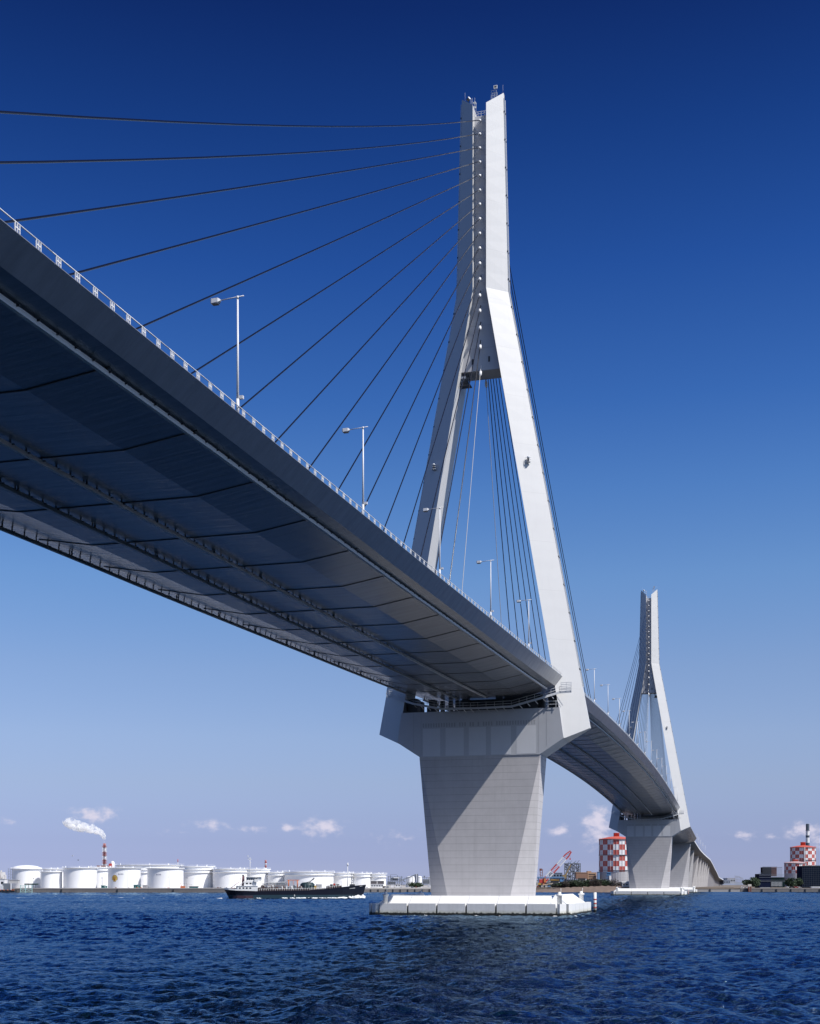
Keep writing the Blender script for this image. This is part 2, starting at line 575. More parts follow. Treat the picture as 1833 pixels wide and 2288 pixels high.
def pylon(Y, near):
    def sh(pts):
        return [(p[0], p[1]+Y, p[2]) for p in pts]
    # recessed anchor wall
    wl = MB()
    wz = [184.8, 143.8, 125.8]
    rings = []
    for z in wz:
        h_ = xi(z)+0.3
        rings.append(sh([(-h_, WALLF, z), (h_, WALLF, z), (h_, 3.05, z), (-h_, 3.05, z)]))
    wl.loft(rings, 0)
    wall = wl.build('anchor_wall', WALLM, bridge, (0, Y, 125.8))
    for x, z in ((-2.0, 128.0), (1.9, 128.3)):
        b = MB()
        b.box((x, Y+WALLF-0.02, z), (0.42, 0.1, 1.25), 0)
        b.build('vent', DARK, wall)
    for n, z in enumerate(ANCH_Z):
        for sg in (-1, 1):
            yq = 255.4-14.2*n
            d = Vector((0, sg*yq, z_edge(Y+sg*yq)+1-z)).normalized()
            L = min(2.9, 2.0/abs(d.y))
            p = Vector((0, Y+(WALLF+0.1 if sg < 0 else 2.9), z))
            a = MB()
            a.tube([p, p+d*L*0.5, p+d*L*0.6, p+d*L*0.88, p+d*L], [0.17, 0.18, 0.34, 0.34, 0.14], 12)
            a.build('cable_socket', RAILW, wall)
    # guard rail on top of the wall
    gr = MB()
    for x in (-1.5, -0.75, 0, 0.75, 1.5):
        gr.box((x, Y+WALLF+0.15, 185.35), (0.09, 0.09, 1.2), 0)
    for z in (185.4, 185.9):
        gr.box((0, Y+WALLF+0.15, z), (3.1, 0.08, 0.08), 0)
    gr.build('guard_rail', RAILG, wall)
    legs = []
    for sx in (1, -1):
        lg = MB()
        rings = []
        for q in range(13):
            f_ = q/12
            rings.append(sh(ring(sx, 186.5+(144.0-186.5)*f_, 190.4+(144.0-190.4)*f_, 0.5+0.05*f_)))
        for q in range(1, 31):
            f_ = q/30
            rings.append(sh(ring(sx, 144.0+(39.9-144.0)*f_, 144.0+(42.45-144.0)*f_, 0.55+0.25*f_)))
        lg.loft(rings, 0)
        leg = lg.build('pylon_leg', WHITE, bridge, (sx*19.5, Y, 40))
        legs.append(leg)
        # lift rails on the outer edge of the leg
        lr = MB()
        for dy, dx in ((-0.55, 0.12), (0.5, 0.16)):
            pts = [(sx*(xo(z)+dx), Y+dy, z) for z in (189.2, 144.3, 52.0)]
            for a_, b_ in zip(pts, pts[1:]):
                lr.beam(a_, b_, 0.10, 0.16, 0)
            z = 186
            while z > 54:
                lr.box((sx*(xo(z)+dx*0.6), Y+dy, z), (0.25, 0.2, 0.35), 1)
                z -= 6.5
        lr.build('lift_rail', [RAILG, DARK], leg)
        # aircraft warning light part way up the leg
        zc = 104.0 if sx > 0 else 104.2
        fx = (xi(zc)+xo(zc))/2 + 0.15
        px, py = sx*fx, Y-2.55
        wlt = MB()
        wlt.box((px, py-0.35, zc-0.6), (0.9, 0.9, 0.08), 0)
        wlt.box((px, py-0.45, zc-0.1), (0.42, 0.42, 0.85), 1)
        wlt.lathe((px, py-0.45, zc+0.33), [(0.30, 0), (0.30, 0.35), (0.18, 0.5)], 10, 0)
        for q in range(3):
            rr = 0.62
            wlt.tube([(px+rr*math.cos(t), py-0.5+0.5*math.sin(t), zc-0.5+0.45*q) for t in np.linspace(math.pi, 2*math.pi, 7)], 0.04, 5, 0)
        wlt.build('warning_light', [RAILG, DARK], leg)
        # fittings on the leg head
        t = MB()
        hx = sx*3.0
        hz = 188.9
        if sx > 0:
            for dx in (-0.75, -0.1, 0.5):
                t.box((hx-0.2+dx, Y-0.6, hz+1.1), (0.07, 0.07, 2.6), 0)
                t.box((hx-0.2+dx, Y+0.5, hz+1.1), (0.07, 0.07, 2.6), 0)
            for zz in (hz+1.2, hz+1.9, hz+2.4):
                t.box((hx-0.3, Y-0.6, zz), (1.35, 0.06, 0.06), 0)
                t.box((hx-0.3, Y+0.5, zz), (1.35, 0.06, 0.06), 0)
            for dx, dz, sx_, sz_ in ((0, 0.28, 0.86, 0.14), (0, -0.28, 0.86, 0.14), (-0.36, 0, 0.14, 0.44), (0.36, 0, 0.14, 0.44)):
                t.box((hx+0.1+dx, Y-0.8, hz+2.95+dz), (sx_, 0.3, sz_), 1)
            t.box((hx+0.1, Y-0.72, hz+2.95), (0.58, 0.12, 0.40), 2)
            t.tube([(sx*4.7, Y, 190), (sx*4.7, Y, 192.6)], 0.018, 5, 0)
        else:
            t.tube([(hx-0.4, Y-0.6, hz-0.2), (hx-0.4, Y-0.6, hz+1.0)], 0.1, 6, 2)
            t.tube([(hx-0.62, Y-0.6, hz+0.95), (hx-0.1, Y-0.9, hz+1.3)], 0.36, 10, 2)
            t.tube([(hx-0.1, Y-0.9, hz+1.3), (hx-0.02, Y-0.95, hz+1.35)], 0.36, 10, 1)
            t.tube([(sx*4.3, Y, 189.6), (sx*4.3, Y, 192.2)], 0.018, 5, 0)
            for dx in (0.25, 0.55, 1.15):
                t.box((hx+dx, Y-0.6, hz+0.3), (0.07, 0.07, 2.2), 0)
            for zz in (188.2, 189.2):
                t.box((-1.9, Y-0.4, zz), (0.7, 0.7, 0.05), 0)
            t.tube([(-1.6, Y-0.4, 187.0), (-1.6, Y-0.4, 189.3), (-1.9, Y-0.4, 189.6), (-2.2, Y-0.4, 189.3)], 0.05, 5, 0)
        t.build('aviation_light', [RAILG, RAILW, DARK], leg)
    # inspection gondola below the anchor wall
    gd = MB()
    gx = -4.1 if near else 4.1
    c = (gx, Y-0.9, 124.3)
    for dx in (-0.9, 0.9):
        for dy in (-0.8, 0.8):
            gd.box((c[0]+dx, c[1]+dy, c[2]), (0.1, 0.1, 2.7), 0)
    for dz in (-1.3, -0.6, 0.0, 1.3):
        for dy in (-0.8, 0.8):
            gd.box((c[0], c[1]+dy, c[2]+dz), (1.9, 0.08, 0.1), 0)
        for dx in (-0.9, 0.9):
            gd.box((c[0]+dx, c[1], c[2]+dz), (0.08, 1.7, 0.1), 0)
    gd.box((c[0]+0.2, c[1], c[2]-1.32), (2.6, 1.9, 0.12), 0)
    gd.box((c[0]-0.2, c[1]-0.85, c[2]+0.55), (1.1, 0.1, 0.5), 1)
    gd.box((c[0]+0.2, c[1], c[2]-0.6), (1.2, 1.2, 1.0), 0)
    gd.build('gondola', [DARK, RAILW], wall)

    # ---- cap beam and pier
    cp = MB()
    poly = [(-14.0, 36.4), (14.0, 36.4), (19.45, 39.95), (18.5, 46.9), (-18.5, 46.9), (-19.45, 39.95)]
    cp.prism(poly, Y-4.55, Y+4.55, 'y', 0)
    cap = cp.build('cap_beam', CAPG, bridge, (0, Y, 36.4))
    for x0, x1 in ((-13.3, -9.2), (-7.9, -3.6), (-2.4, 1.6), (2.8, 7.4), (8.7, 13.1)):
        b = MB()
        b.box(((x0+x1)/2, Y-4.55, 39.8), (x1-x0, 0.05, 6.4), 0)
        b.build('panel', mat('cap_panel_paint', (0.66, 0.67, 0.70), rough=0.5, var=0.1, vscale=0.5), cap)
    st = MB()
    for x in np.arange(-13.2, 13.2, 0.62):
        if rnd.random() < 0.8:
            st.box((x, Y-4.55, 43.75), (0.34, 0.04, 0.95), 0)
    for x in (-13.75, 13.75, -15.6, 15.6):
        st.box((x, Y-4.55, 41.8 if abs(x) < 15 else 42.5), (0.07, 0.04, 9.9 if abs(x) < 15 else 8.4), 0)
    st.build('stiffener_strip', CAPD, cap)
    br = MB()
    for x in (-12, -4, 4, 12):
        br.box((x, Y, 47.6), (2.2, 3.4, 1.5), 0)
        br.box((x, Y, 49.2), (1.5, 2.4, 2.0), 0)
    for x in np.arange(-15, 15.1, 1.5):
        br.box((x, Y+1.5, 48.0), (0.14, 0.14, 2.3), 0)
    br.box((0, Y+0.8, 48.4), (11.0, 1.4, 3.2), 0)
    br.box((9.5, Y+0.8, 48.9), (9.0, 1.4, 3.8), 0)
    for sx in (-1, 1):
        br.box((sx*16.6, Y+0.3, 48.6), (2.2, 3.6, 3.9), 0)  # added dark box standing in for the shade on the leg's inner face
        br.box((sx*14.4, Y-0.8, 48.3), (0.5, 2.0, 3.0), 0)
    for x in (-10.2, -8.2, -6.6, 13.0):
        br.box((x, Y+2.2, 48.6), (0.9, 1.0, 3.4), 0)
    br.build('bearing', DARK, cap)  # bearings and the leg shade boxes in one mesh
    # inspection walkway hung round the cap
    wk = MB()
    path = [(-21.9, 50.9), (-20.6, 50.8), (-15.3, 48.9), (-8.6, 47.45), (0, 47.3), (7.8, 47.4), (14.9, 49.15), (18.6, 50.3), (21.3, 50.4)]
    def yoff(x):
        return Y - 5.5 + 0.8*min(1.0, max(0.0, (abs(x)-14.9)/3.7))
    for (x0, z0), (x1, z1) in zip(path, path[1:]):
        ya, yb = yoff(x0), yoff(x1)
        wk.beam((x0, ya-0.1, z0-0.05), (x1, yb-0.1, z1-0.05), 0.06, 0.06, 0)
        for dy in (-0.55, 0.3):
            wk.beam((x0, ya+dy, z0-0.15), (x1, yb+dy, z1-0.15), 0.05, 0.5 if dy < 0 else 0.16, 0)
        for hz in (0.55, 1.15):
            wk.tube([(x0, ya-0.55, z0+hz), (x1, yb-0.55, z1+hz)], 0.045, 5, 1)
        L = math.hypot(x1-x0, z1-z0)
        nseg = max(1, int(L/1.7))
        for i in range(nseg+1):
            t = i/nseg
            x, z, yy = x0+(x1-x0)*t, z0+(z1-z0)*t, ya+(yb-ya)*t
            wk.box((x, yy-0.55, z+0.55), (0.07, 0.07, 1.25), 1)
            if abs(x) < 17:
                wk.beam((x, yy-0.5, z-0.25), (x+0.5, Y-4.6, z-0.9), 0.12, 0.12, 0)
    # boxy landing at both ends
    yl = Y-4.7
    for sx in (1, -1):
        for x in (19.0, 20.2, 21.3):
            wk.box((sx*x, yl-0.6, 51.3), (0.08, 0.08, 2.0), 1)
        wk.box((sx*20.15, yl-0.6, 52.3), (2.4, 0.09, 0.09), 1)
        for zz in (50.7, 51.1, 51.5, 51.9):
            wk.box((sx*20.15, yl-0.62, zz), (2.3, 0.05, 0.12), 1)
    for z in (47.6, 48.3):
        wk.box((16.9, Y-4.9, z), (2.6, 0.08, 0.10), 1)
    for x in (16.0, 17.8):
        wk.box((x, Y-4.9, 47.7), (0.1, 0.1, 1.6), 1)
    wk.build('walkway', [mat('walkway_paint', (0.66, 0.68, 0.71), 0.5), mat('walkway_paint', (0.6, 0.6, 0.6))], cap)
    pier_shaft(bridge, 0, Y, 36.4, 14.2, 4.4, 12.1, 5.0, 7.4)

def pier_shaft(parent, X, Y, ztop, wt, yt, wb, yb, wf, zb_=-3.0, zfull=4.3, name='pier', matl=None):
    p = MB()
    def sec(wo, ys_, wfr, ychf, z):
        # octagon: front face +-wfr, chamfer to side face +-wo
        return [(X-wfr, Y-ys_, z), (X+wfr, Y-ys_, z), (X+wo, Y-ychf, z), (X+wo, Y+ychf, z),
                (X+wfr, Y+ys_, z), (X-wfr, Y+ys_, z), (X-wo, Y+ychf, z), (X-wo, Y-ychf, z)]
    top = sec(wt, yt, wt-0.02, yt-0.02, ztop)
    k_ = (ztop-zb_)/(ztop-zfull)
    def ex(a, b):
        return a+(b-a)*k_
    bot = sec(ex(wt, wb), ex(yt, yb), ex(wt, wf), max(0.6, ex(yt, 1.3)), zb_)
    p.loft([bot, top], 0)
    return p.build(name, matl or CONC, parent, (X, Y, 0))

WALLM = mat('anchor_wall_paint', (0.54, 0.54, 0.56), rough=0.5, var=0.15, vscale=0.4, streak=0.10,
            lines=[('Z', 5.2, 0.07, 0.35)])
pylon(0.0, True)
pylon(SPAN, False)

# ---- stay cables: one plane, 17 each side of both pylons
for Y, near in ((0.0, True), (SPAN, False)):
    for sgn in (-1, 1):
        for n in range(17):
            z0 = ANCH_Z[n]
            yy = sgn*(255.4-14.2*n)
            if sgn == (1 if near else -1) and n == 0:
                yy = sgn*249
            z1 = z_edge(Y+yy) + 1.0
            if near and sgn < 0 and n < 3:
                z1 = (38.8, 41.9, 43.85)[n]
            sag = (2.3, 1.9, 0.55, 0.3, 0.2, 0.15, 0.1, 0.1, 0.08, 0.06, 0.05, 0.04, 0.03, 0.02, 0.01, 0.01, 0.0)[n]
            m = MB()
            ys0 = Y + (WALLF-0.2 if sgn < 0 else 2.8)
            sag_cable(m, (0, ys0, z0), (0, Y+yy, z1), sag, 0.065 if n == 16 else 0.108)
            m.build('stay_cable', CABLEB if n == 16 else CABLE, bridge)

# ---- low navigation fenders round the pier bases
def pier_guard(Y, label, hw, fd, npan, right_pole=True, hd=None):
    root = thing('pier_guard', label, 'pier guard', (0, Y, 0), 'white pier guards standing in the water')
    y0 = Y-fd
    hd = hd or fd
    core = MB()
    core.prism([(-hw+0.9, y0+1.0), (hw-0.9, y0+1.0), (hw+1.2, y0+3.4), (hw+1.2, Y+hd-3.4), (hw-0.9, Y+hd-1.0), (-hw+0.9, Y+hd-1.0), (-hw-1.2, Y+hd-3.4), (-hw-1.2, y0+3.4)], -2.5, 2.45, 'z', 0)
    core.build('foundation_slab', FEND, root)
    gb = MB()
    gb.prism([(-hw-0.3, y0-0.12), (hw+0.2, y0-0.12), (hw+2.35, y0+2.5), (hw+2.35, Y+hd-2.4), (hw, Y+hd+0.12), (-hw, Y+hd+0.12), (-hw-2.35, Y+hd-2.4), (-hw-2.35, y0+2.4)], -1.5, 0.52, 'z', 0)
    gb.build('growth_band', BLACKG, root)
    pw = 2*(hw-0.6)/npan
    for i in range(npan):
        xa = -hw+0.6+pw*i
        m = MB()
        m.box((xa+pw/2, y0+0.7, 1.35), (pw-0.42, 1.4, 2.55), 0)
        m.build('fender_panel', FEND, root)
        m = MB()
        xs0, xs1 = xa+0.04, xa+pw-0.04
        if i == 0:
            xs0 += 2.2
        if i == npan-1:
            xs1 -= 1.6
        m.loft([[(xs0, y0+1.5, 2.66), (xs1, y0+1.5, 2.66), (xs1, y0+1.5+2.6, 4.35), (xs0, y0+1.5+2.6, 4.35)],
                [(xs0, y0+1.5+0.1, 2.5), (xs1, y0+1.5+0.1, 2.5), (xs1, y0+5.0, 2.5), (xs0, y0+5.0, 2.5)]], 0)
        m.build('sloping_slab', FEND, root)
        m = MB()
        m.box((xa+0.0, y0+1.2, 1.0), (0.5, 0.5, 2.6), 0)
        m.build('fender_joint', DARK, root)
    for sx in (1, -1):
        # chamfered corner and the long side
        x0, x1 = sx*(hw-0.35), sx*(hw+2.2)
        c0, c1 = Vector((sx*(hw-0.2), y0+0.15, 1.35)), Vector((sx*(hw+2.1), y0+2.9, 1.35))
        d = (c1-c0)
        m = MB()
        m.beam(c0, c0+d*0.52, 0.9, 2.55, 0)
        m.build('fender_panel', FEND, root)
        m = MB()
        m.beam(c0+d*0.72, c0+d*1.0, 0.9, 2.55, 0)
        m.build('fender_panel', FEND, root)
        ns = 5
        L = fd+hd-6.0
        for i in range(ns):
            m = MB()
            m.box((sx*(hw+1.75), y0+3.0+L*(i+0.5)/ns, 1.35), (0.9, L/ns-0.10, 2.5), 0)
            m.build('fender_panel', FEND, root)
        m = MB()
        xa, xb = sx*(hw+1.0), sx*(hw-1.8)
        ya, yb = y0+5.0, Y+hd-5.0
        m.loft([[(xa, ya, 2.6), (xa, yb, 2.6), (xb, yb-1.4, 4.6), (xb, ya+1.4, 4.6)],
                [(xa-sx*0.1, ya, 2.4), (xa-sx*0.1, yb, 2.4), (xb-sx*1.4, yb, 2.4), (xb-sx*1.4, ya, 2.4)]], 0)
        m.build('sloping_slab', FEND, root)
    # marker lights at the corners and a tide pole
    for bx, by in ((-hw+1.5, y0+2.4), (hw-0.3, y0+2.6), (hw+0.2, Y+hd-6.0), (-hw+0.8, Y+hd-5.0)):
        b = MB()
        b.lathe((bx, by, 2.4), [(0.55, 0), (0.55, 1.9), (0.75, 2.0), (0.75, 2.25), (0.4, 2.35), (0.35, 2.75), (0.1, 2.85)], 12, 0)
        b.tube([(bx+0.3, by, 4.6), (bx+0.3, by, 6.0)], 0.05, 5, 0)
        b.build('beacon', FEND, root)
    if right_pole:
        b = MB()
        b.tube([(hw+3.0, Y+hd-1.5, -1), (hw+3.0, Y+hd-1.5, 4.9)], 0.36, 10, 0)
        for z in (1.0, 2.0, 3.0):
            b.tube([(hw+3.0, Y+hd-1.5, z), (hw+3.0, Y+hd-1.5, z+0.35)], 0.375, 10, 1)
        b.build('tide_pole', [FEND, mat('red_band', (0.45, 0.06, 0.05), 0.6)], root)
    rl = MB()
    for x in np.arange(-hw+3, hw-2, 3.2):
        rl.box((x, Y+hd-4.0, 3.3), (0.08, 0.08, 1.8), 0)
    for z in (3.6, 4.15):
        rl.box((0, Y+hd-4.0, z), (2*hw-5, 0.07, 0.08), 0)
    rl.build('guard_rail', RAILW, root)
    return root
pier_guard(0.0, 'white concrete guard with six front panels round the nearest bridge pier', 20.5, 18.5, 6, True, 23.0)
pier_guard(SPAN, 'white concrete guard round the second pier, under the far pylon', 20.3, 14.5, 4)
pier_guard(765.0, 'small white concrete guard at the third pier, beyond the far pylon', 17.0, 11.0, 4, False)

# ---------------------------------------------------------------- approach viaduct beyond the far side span
via = thing('approach_viaduct', 'long grey approach viaduct on concrete piers running to the far shore', 'viaduct', (0, 765, 0))
VP = [(765, 44.0), (830, 41.6), (924, 38.7), (1016, 37.4), (1097, 36.6), (1248, 35.6), (1349, 32.3), (1460, 27.6), (1575, 23.6), (1710, 17.0), (1990, 14.6), (2400, 11.8)]
def z_via(y):
    return float(np.interp(y, [p[0] for p in VP], [p[1] for p in VP]))
vd = MB()
yy = np.linspace(765.02, 2400, 60)
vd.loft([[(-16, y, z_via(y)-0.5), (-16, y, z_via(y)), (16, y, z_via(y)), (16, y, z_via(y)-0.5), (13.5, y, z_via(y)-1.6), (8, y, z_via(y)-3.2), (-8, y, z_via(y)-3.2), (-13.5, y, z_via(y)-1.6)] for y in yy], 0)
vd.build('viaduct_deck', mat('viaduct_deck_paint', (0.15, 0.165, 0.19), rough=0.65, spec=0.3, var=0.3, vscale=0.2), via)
vr = MB()
for x in (-15.9, 15.9):
    for a, b in zip(yy, yy[1:]):
        vr.beam((x, a, z_via(a)+0.5), (x, b, z_via(b)+0.5), 0.2, 1.1, 0)
vr.build('parapet', RAILW, via)
pier_shaft(bridge, 0, 765.0, 39.6, 14.0, 3.4, 11.8, 4.2, 7.2)
for y in (869, 976, 1057, 1130, 1200, 1262, 1330):
    zt = z_via(y)-3.4
    pier_shaft(via, 0, float(y), zt, 12.6, 3.2, 10.2, 4.4, 6.2, -3 if y < 1100 else 2, matl=CONCV)
for i, y in enumerate(np.arange(1392, 2300, 46)):
    m = MB()
    zt = z_via(y)-3.2
    for x in (-9, 0, 9):
        m.box((x, y, (zt+2)/2), (3.0, 2.2, zt-2), 0)
    m.build('pier', CONC, via)

# ---------------------------------------------------------------- street lamps on the deck edge
lamp0 = thing('street_lamp', '', 'street lamp', (18.6, -192, z_edge(-192)), 'street lamps along the deck edge')
b = MB()
x0, y0, z0 = 18.6, -192.0, z_edge(-192)
b.tube([(x0, y0, z0), (x0, y0, z0+9.85)], [0.115, 0.07], 10)
b.tube([(x0, y0, z0), (x0, y0, z0+1.4)], 0.135, 10)
b.build('pole', LAMPM, lamp0, (x0, y0, z0))
b = MB()
b.tube([(x0+0.55, y0, z0+9.97), (x0-1.6, y0, z0+9.83)], 0.045, 8)
b.tube([(x0, y0, z0+9.75), (x0, y0, z0+10.0)], 0.10, 8)
b.build('arm', LAMPM, lamp0, (x0, y0, z0))
b = MB()
b.loft([[(x0-1.55, y0+dy*0.10, z0+9.83+dz*0.07) for dy, dz in ((-1, -1), (1, -1), (1, 1), (-1, 1))],
        [(x0-1.72, y0+dy*0.24, z0+9.81+dz*0.17) for dy, dz in ((-1, -1), (1, -1), (1, 1), (-1, 1))],
        [(x0-2.28, y0+dy*0.26, z0+9.77+dz*0.19) for dy, dz in ((-1, -1), (1, -1), (1, 1), (-1, 1))],
        [(x0-2.38, y0+dy*0.22, z0+9.77+dz*0.15) for dy, dz in ((-1, -1), (1, -1), (1, 1), (-1, 1))]], 0)
lh = b.build('lamp_head', LAMPM, lamp0, (x0, y0, z0))
b = MB()
b.box((x0-2.0, y0, z0+9.58), (0.55, 0.46, 0.08), 0)
b.build('glass', GLASS, lh, (x0, y0, z0))
b = MB()
b.box((x0+0.28, y0+0.1, z0+1.55), (0.36, 0.26, 0.26), 0)
b.build('control_box', LAMPM, lamp0, (x0, y0, z0))
ORD = ['first', 'second', 'third', 'fourth', 'fifth', 'sixth', 'seventh', 'eighth', 'ninth', 'tenth', 'eleventh', 'twelfth', 'thirteenth',
       'fourteenth', 'fifteenth', 'sixteenth', 'seventeenth', 'eighteenth', 'nineteenth', 'twentieth']
LY = [-190.7, -155.2, -119.3, -83.6, -46.2] + [26.5+35.2*i for i in range(1, 14)]
for i, y in enumerate(LY):
    o = lamp0 if i == 0 else copy_tree(lamp0)
    o.location = (18.6, y, z_edge(y))
    side = 'before the near pylon' if y < 0 else 'beyond the near pylon'
    k_ = i if y < 0 else i-5
    o['label'] = 'white street lamp on the deck edge, %s %s counting from the left' % (ORD[k_], side)

#==FAR==
# ---------------------------------------------------------------- far shore: helpers in the camera's bearing frame
def P(u, v, d, dd=0.0):
    """world point on the bearing of pixel (u, v) at depth d, pushed dd metres further along the view axis"""
    p = CAM + d*ray(u, v)
    return p + FWD*dd
def zat(v, d):
    return CAM.z + (HOR-v)/F_PX*d
def mpp(d):
    return d/F_PX                       # metres per photograph pixel at depth d
def fbox(m, u0, u1, v0, v1, d, dep, mi=0):
    """box facing the camera: left/right edges u0,u1, top v0, bottom v1"""
    a, b = P(u0, v1, d), P(u1, v1, d)
    z0, z1 = zat(v1, d), zat(v0, d)
    q = [a, b, b+FWD*dep, a+FWD*dep]
    return m.loft([[(p.x, p.y, z0) for p in q], [(p.x, p.y, z1) for p in q]], mi)
def fbeam(m, u0, v0, u1, v1, d, wd, mi=0, dd=0.0):
    return m.beam(P(u0, v0, d, dd), P(u1, v1, d, dd), wd, wd, mi)
def one(name, m, mats, label, cat, group=None, kind=None):
    o = m.build(name, mats)
    # origin at the base centre of the thing
    vs = np.array(m.v)
    c = Vector((float(vs[:, 0].mean()), float(vs[:, 1].mean()), float(vs[:, 2].min())))
    o.data.transform(Matrix.Translation(-c))
    o.location = c
    return tag(o, label, cat, group, kind)

RED = mat('red_marking_paint', (0.52, 0.055, 0.045), rough=0.55, var=0.15, vscale=0.2)
REDH = mat('hazed_red_paint', (0.40, 0.175, 0.175), rough=0.7, var=0.2, vscale=0.2)  # red paled in its colour to stand in for distance haze
WHT = mat('white_marking_paint', (0.74, 0.74, 0.75), rough=0.55, var=0.08, vscale=0.2)
TANKW = mat('white_tank_paint', (0.92, 0.92, 0.92), rough=0.55, var=0.04, vscale=0.15, lines=[('Z', 2.4, 0.08, 0.06)])
TANKR = mat('tank_rim_paint', (0.88, 0.88, 0.88), rough=0.5)
QUAY = mat('quay_concrete', (0.20, 0.185, 0.18), rough=0.9, var=0.5, vscale=0.12, streak=0.5)
EARTH = mat('dry_earth', (0.19, 0.155, 0.125), rough=0.95, var=0.5, vscale=0.15, bump=0.5, bscale=0.6)
SAND = mat('sand_bank', (0.19, 0.14, 0.115), rough=0.95, var=0.45, vscale=0.10, bump=0.6, bscale=0.5)
GREYB = mat('grey_cladding', (0.42, 0.42, 0.43), rough=0.7, var=0.2, lines=[('Z', 3.0, 0.15, 0.25)])
TEAL = mat('teal_shed_paint', (0.07, 0.22, 0.22), rough=0.6)
PALEG = mat('pale_green_steel', (0.42, 0.62, 0.60), rough=0.5)
BROWN = mat('brown_cladding', (0.28, 0.16, 0.11), rough=0.7, var=0.2, lines=[('Z', 2.2, 0.12, 0.3)])
TAN = mat('tan_cladding', (0.45, 0.28, 0.18), rough=0.7, var=0.2, lines=[('Z', 2.2, 0.12, 0.3)])
STEEL = mat('plant_steel', (0.20, 0.22, 0.25), rough=0.5, var=0.4, vscale=0.3)
BLUE = mat('blue_steel_paint', (0.10, 0.23, 0.42), rough=0.5)
YEL = mat('yellow_machine_paint', (0.50, 0.30, 0.06), rough=0.5)
ORNG = mat('orange_paint', (0.55, 0.16, 0.06), rough=0.5)
NAVYB = mat('dark_netting', (0.008, 0.014, 0.042), rough=0.9, spec=0.08, var=0.5, vscale=0.4, lines=[('Z', 1.8, 0.15, 0.6)])
GREENN = mat('dark_green_netting', (0.010, 0.026, 0.030), rough=0.9, spec=0.08, var=0.5, vscale=0.4, lines=[('Z', 1.8, 0.15, 0.6)])
RUST = mat('rusty_steel', (0.21, 0.068, 0.05), rough=0.8, var=0.5, vscale=0.3)
GLASSD = mat('dark_window', (0.02, 0.025, 0.03), rough=0.15)
PLANK = mat('wheel_rubber', (0.02, 0.02, 0.02), rough=0.9)
LEAFM = mat('evergreen_leaves', (0.045, 0.075, 0.035), rough=0.7, var=0.6, vscale=0.4, col2=(0.02, 0.04, 0.02))
BUSHM = mat('scrub_leaves', (0.065, 0.05, 0.045), rough=0.8, var=0.6, vscale=0.3, col2=(0.03, 0.04, 0.025))
BARK = mat('bark', (0.09, 0.065, 0.05), rough=0.9, var=0.3)

# ---- land on the far side
def slab(name, pts, z, matl, zb_=-3.0):
    m = MB()
    m.prism([(p.x, p.y) for p in pts], zb_, z, 'z', 0)
    return structure(m.build(name, matl))
slab('ground', [ground(-900, 1041), ground(700, 1041), ground(985, 1084), ground(985, 3200), ground(-900, 3200)], 3.75, mat('pale_yard', (0.42, 0.40, 0.38), 0.9, var=0.3, vscale=0.08))
slab('headland', [ground(1150, 1150), ground(1640, 1162), ground(1640, 3400), ground(1150, 3400)], 3.9, EARTH)
slab('wharf', [ground(1600, 1166), ground(2700, 1166), ground(2700, 3600), ground(1600, 3600)], 3.4, EARTH)
slab('terrain', [ground(-5000, 3150), ground(7000, 3150), ground(7000, 6000), ground(-5000, 6000)], 3.2, EARTH)

# low far hills and built-up skyline closing the horizon
m = MB()
rs = random.Random(77)
uu = np.linspace(-1500, 3600, 170)
top = []
for k, u in enumerate(uu):
    hgt = 11 + 4*math.sin(u*0.004+1)+2.5*math.sin(u*0.017)+rs.uniform(-1.5, 2.5)
    top.append(hgt)
m.loft([[tuple(ground(u, 5200, 0)) for u in uu], [tuple(ground(u, 5300, h_)) for u, h_ in zip(uu, top)], [tuple(ground(u, 5900, h_*0.8)) for u, h_ in zip(uu, top)]], 0, cap=False, closed=False)
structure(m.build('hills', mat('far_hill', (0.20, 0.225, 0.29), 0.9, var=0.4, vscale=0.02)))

# quay walls
def quay(label, u0, u1, d0, d1, zt, npile, matl=QUAY, gap=True):
    root = thing('quay_wall', label, 'quay wall', ground((u0+u1)/2, (d0+d1)/2))
    m = MB()
    a, b = ground(u0, d0), ground(u1, d1)
    n = (b-a).normalized()
    back = FWD
    m.loft([[(p.x, p.y, -3) for p in (a, b, b+back*3.2, a+back*3.2)], [(p.x, p.y, zt) for p in (a, b, b+back*3.2, a+back*3.2)]], 0)
    m.build('wall', matl, root)
    m = MB()
    m.loft([[(p.x, p.y, zt-0.35) for p in (a-back*0.18, b-back*0.18, b+back*1.0, a+back*1.0)], [(p.x, p.y, zt+0.12) for p in (a-back*0.18, b-back*0.18, b+back*1.0, a+back*1.0)]], 0)
    m.build('coping', mat('coping_concrete', (0.36, 0.34, 0.33), 0.9, var=0.3), root)
    for i in range(npile):
        t = (i+0.5)/npile
        p = a.lerp(b, t)-back*0.35
        m = MB()
        m.box((p.x, p.y, 1.1), (0.9, 0.6, 3.2), 0, rz=TH)
        m.build('fender', DARK, root)
    return root
quay('long grey-brown quay wall in front of the white tank row', -300, 700, 1037, 1037, 3.35, 8)
quay('low quay wall with closely spaced dark fenders, right of the ship', 701, 984, 1037.5, 1080, 2.9, 17)
quay('dark quay wall with black fenders below the netted blocks', 1655, 2300, 1160, 1160, 3.0, 20)
quay('pale low sea wall beside the last viaduct piers', 1520, 1654, 1158, 1158, 2.3, 3, mat('pale_wall', (0.42, 0.40, 0.39), 0.9, var=0.3))

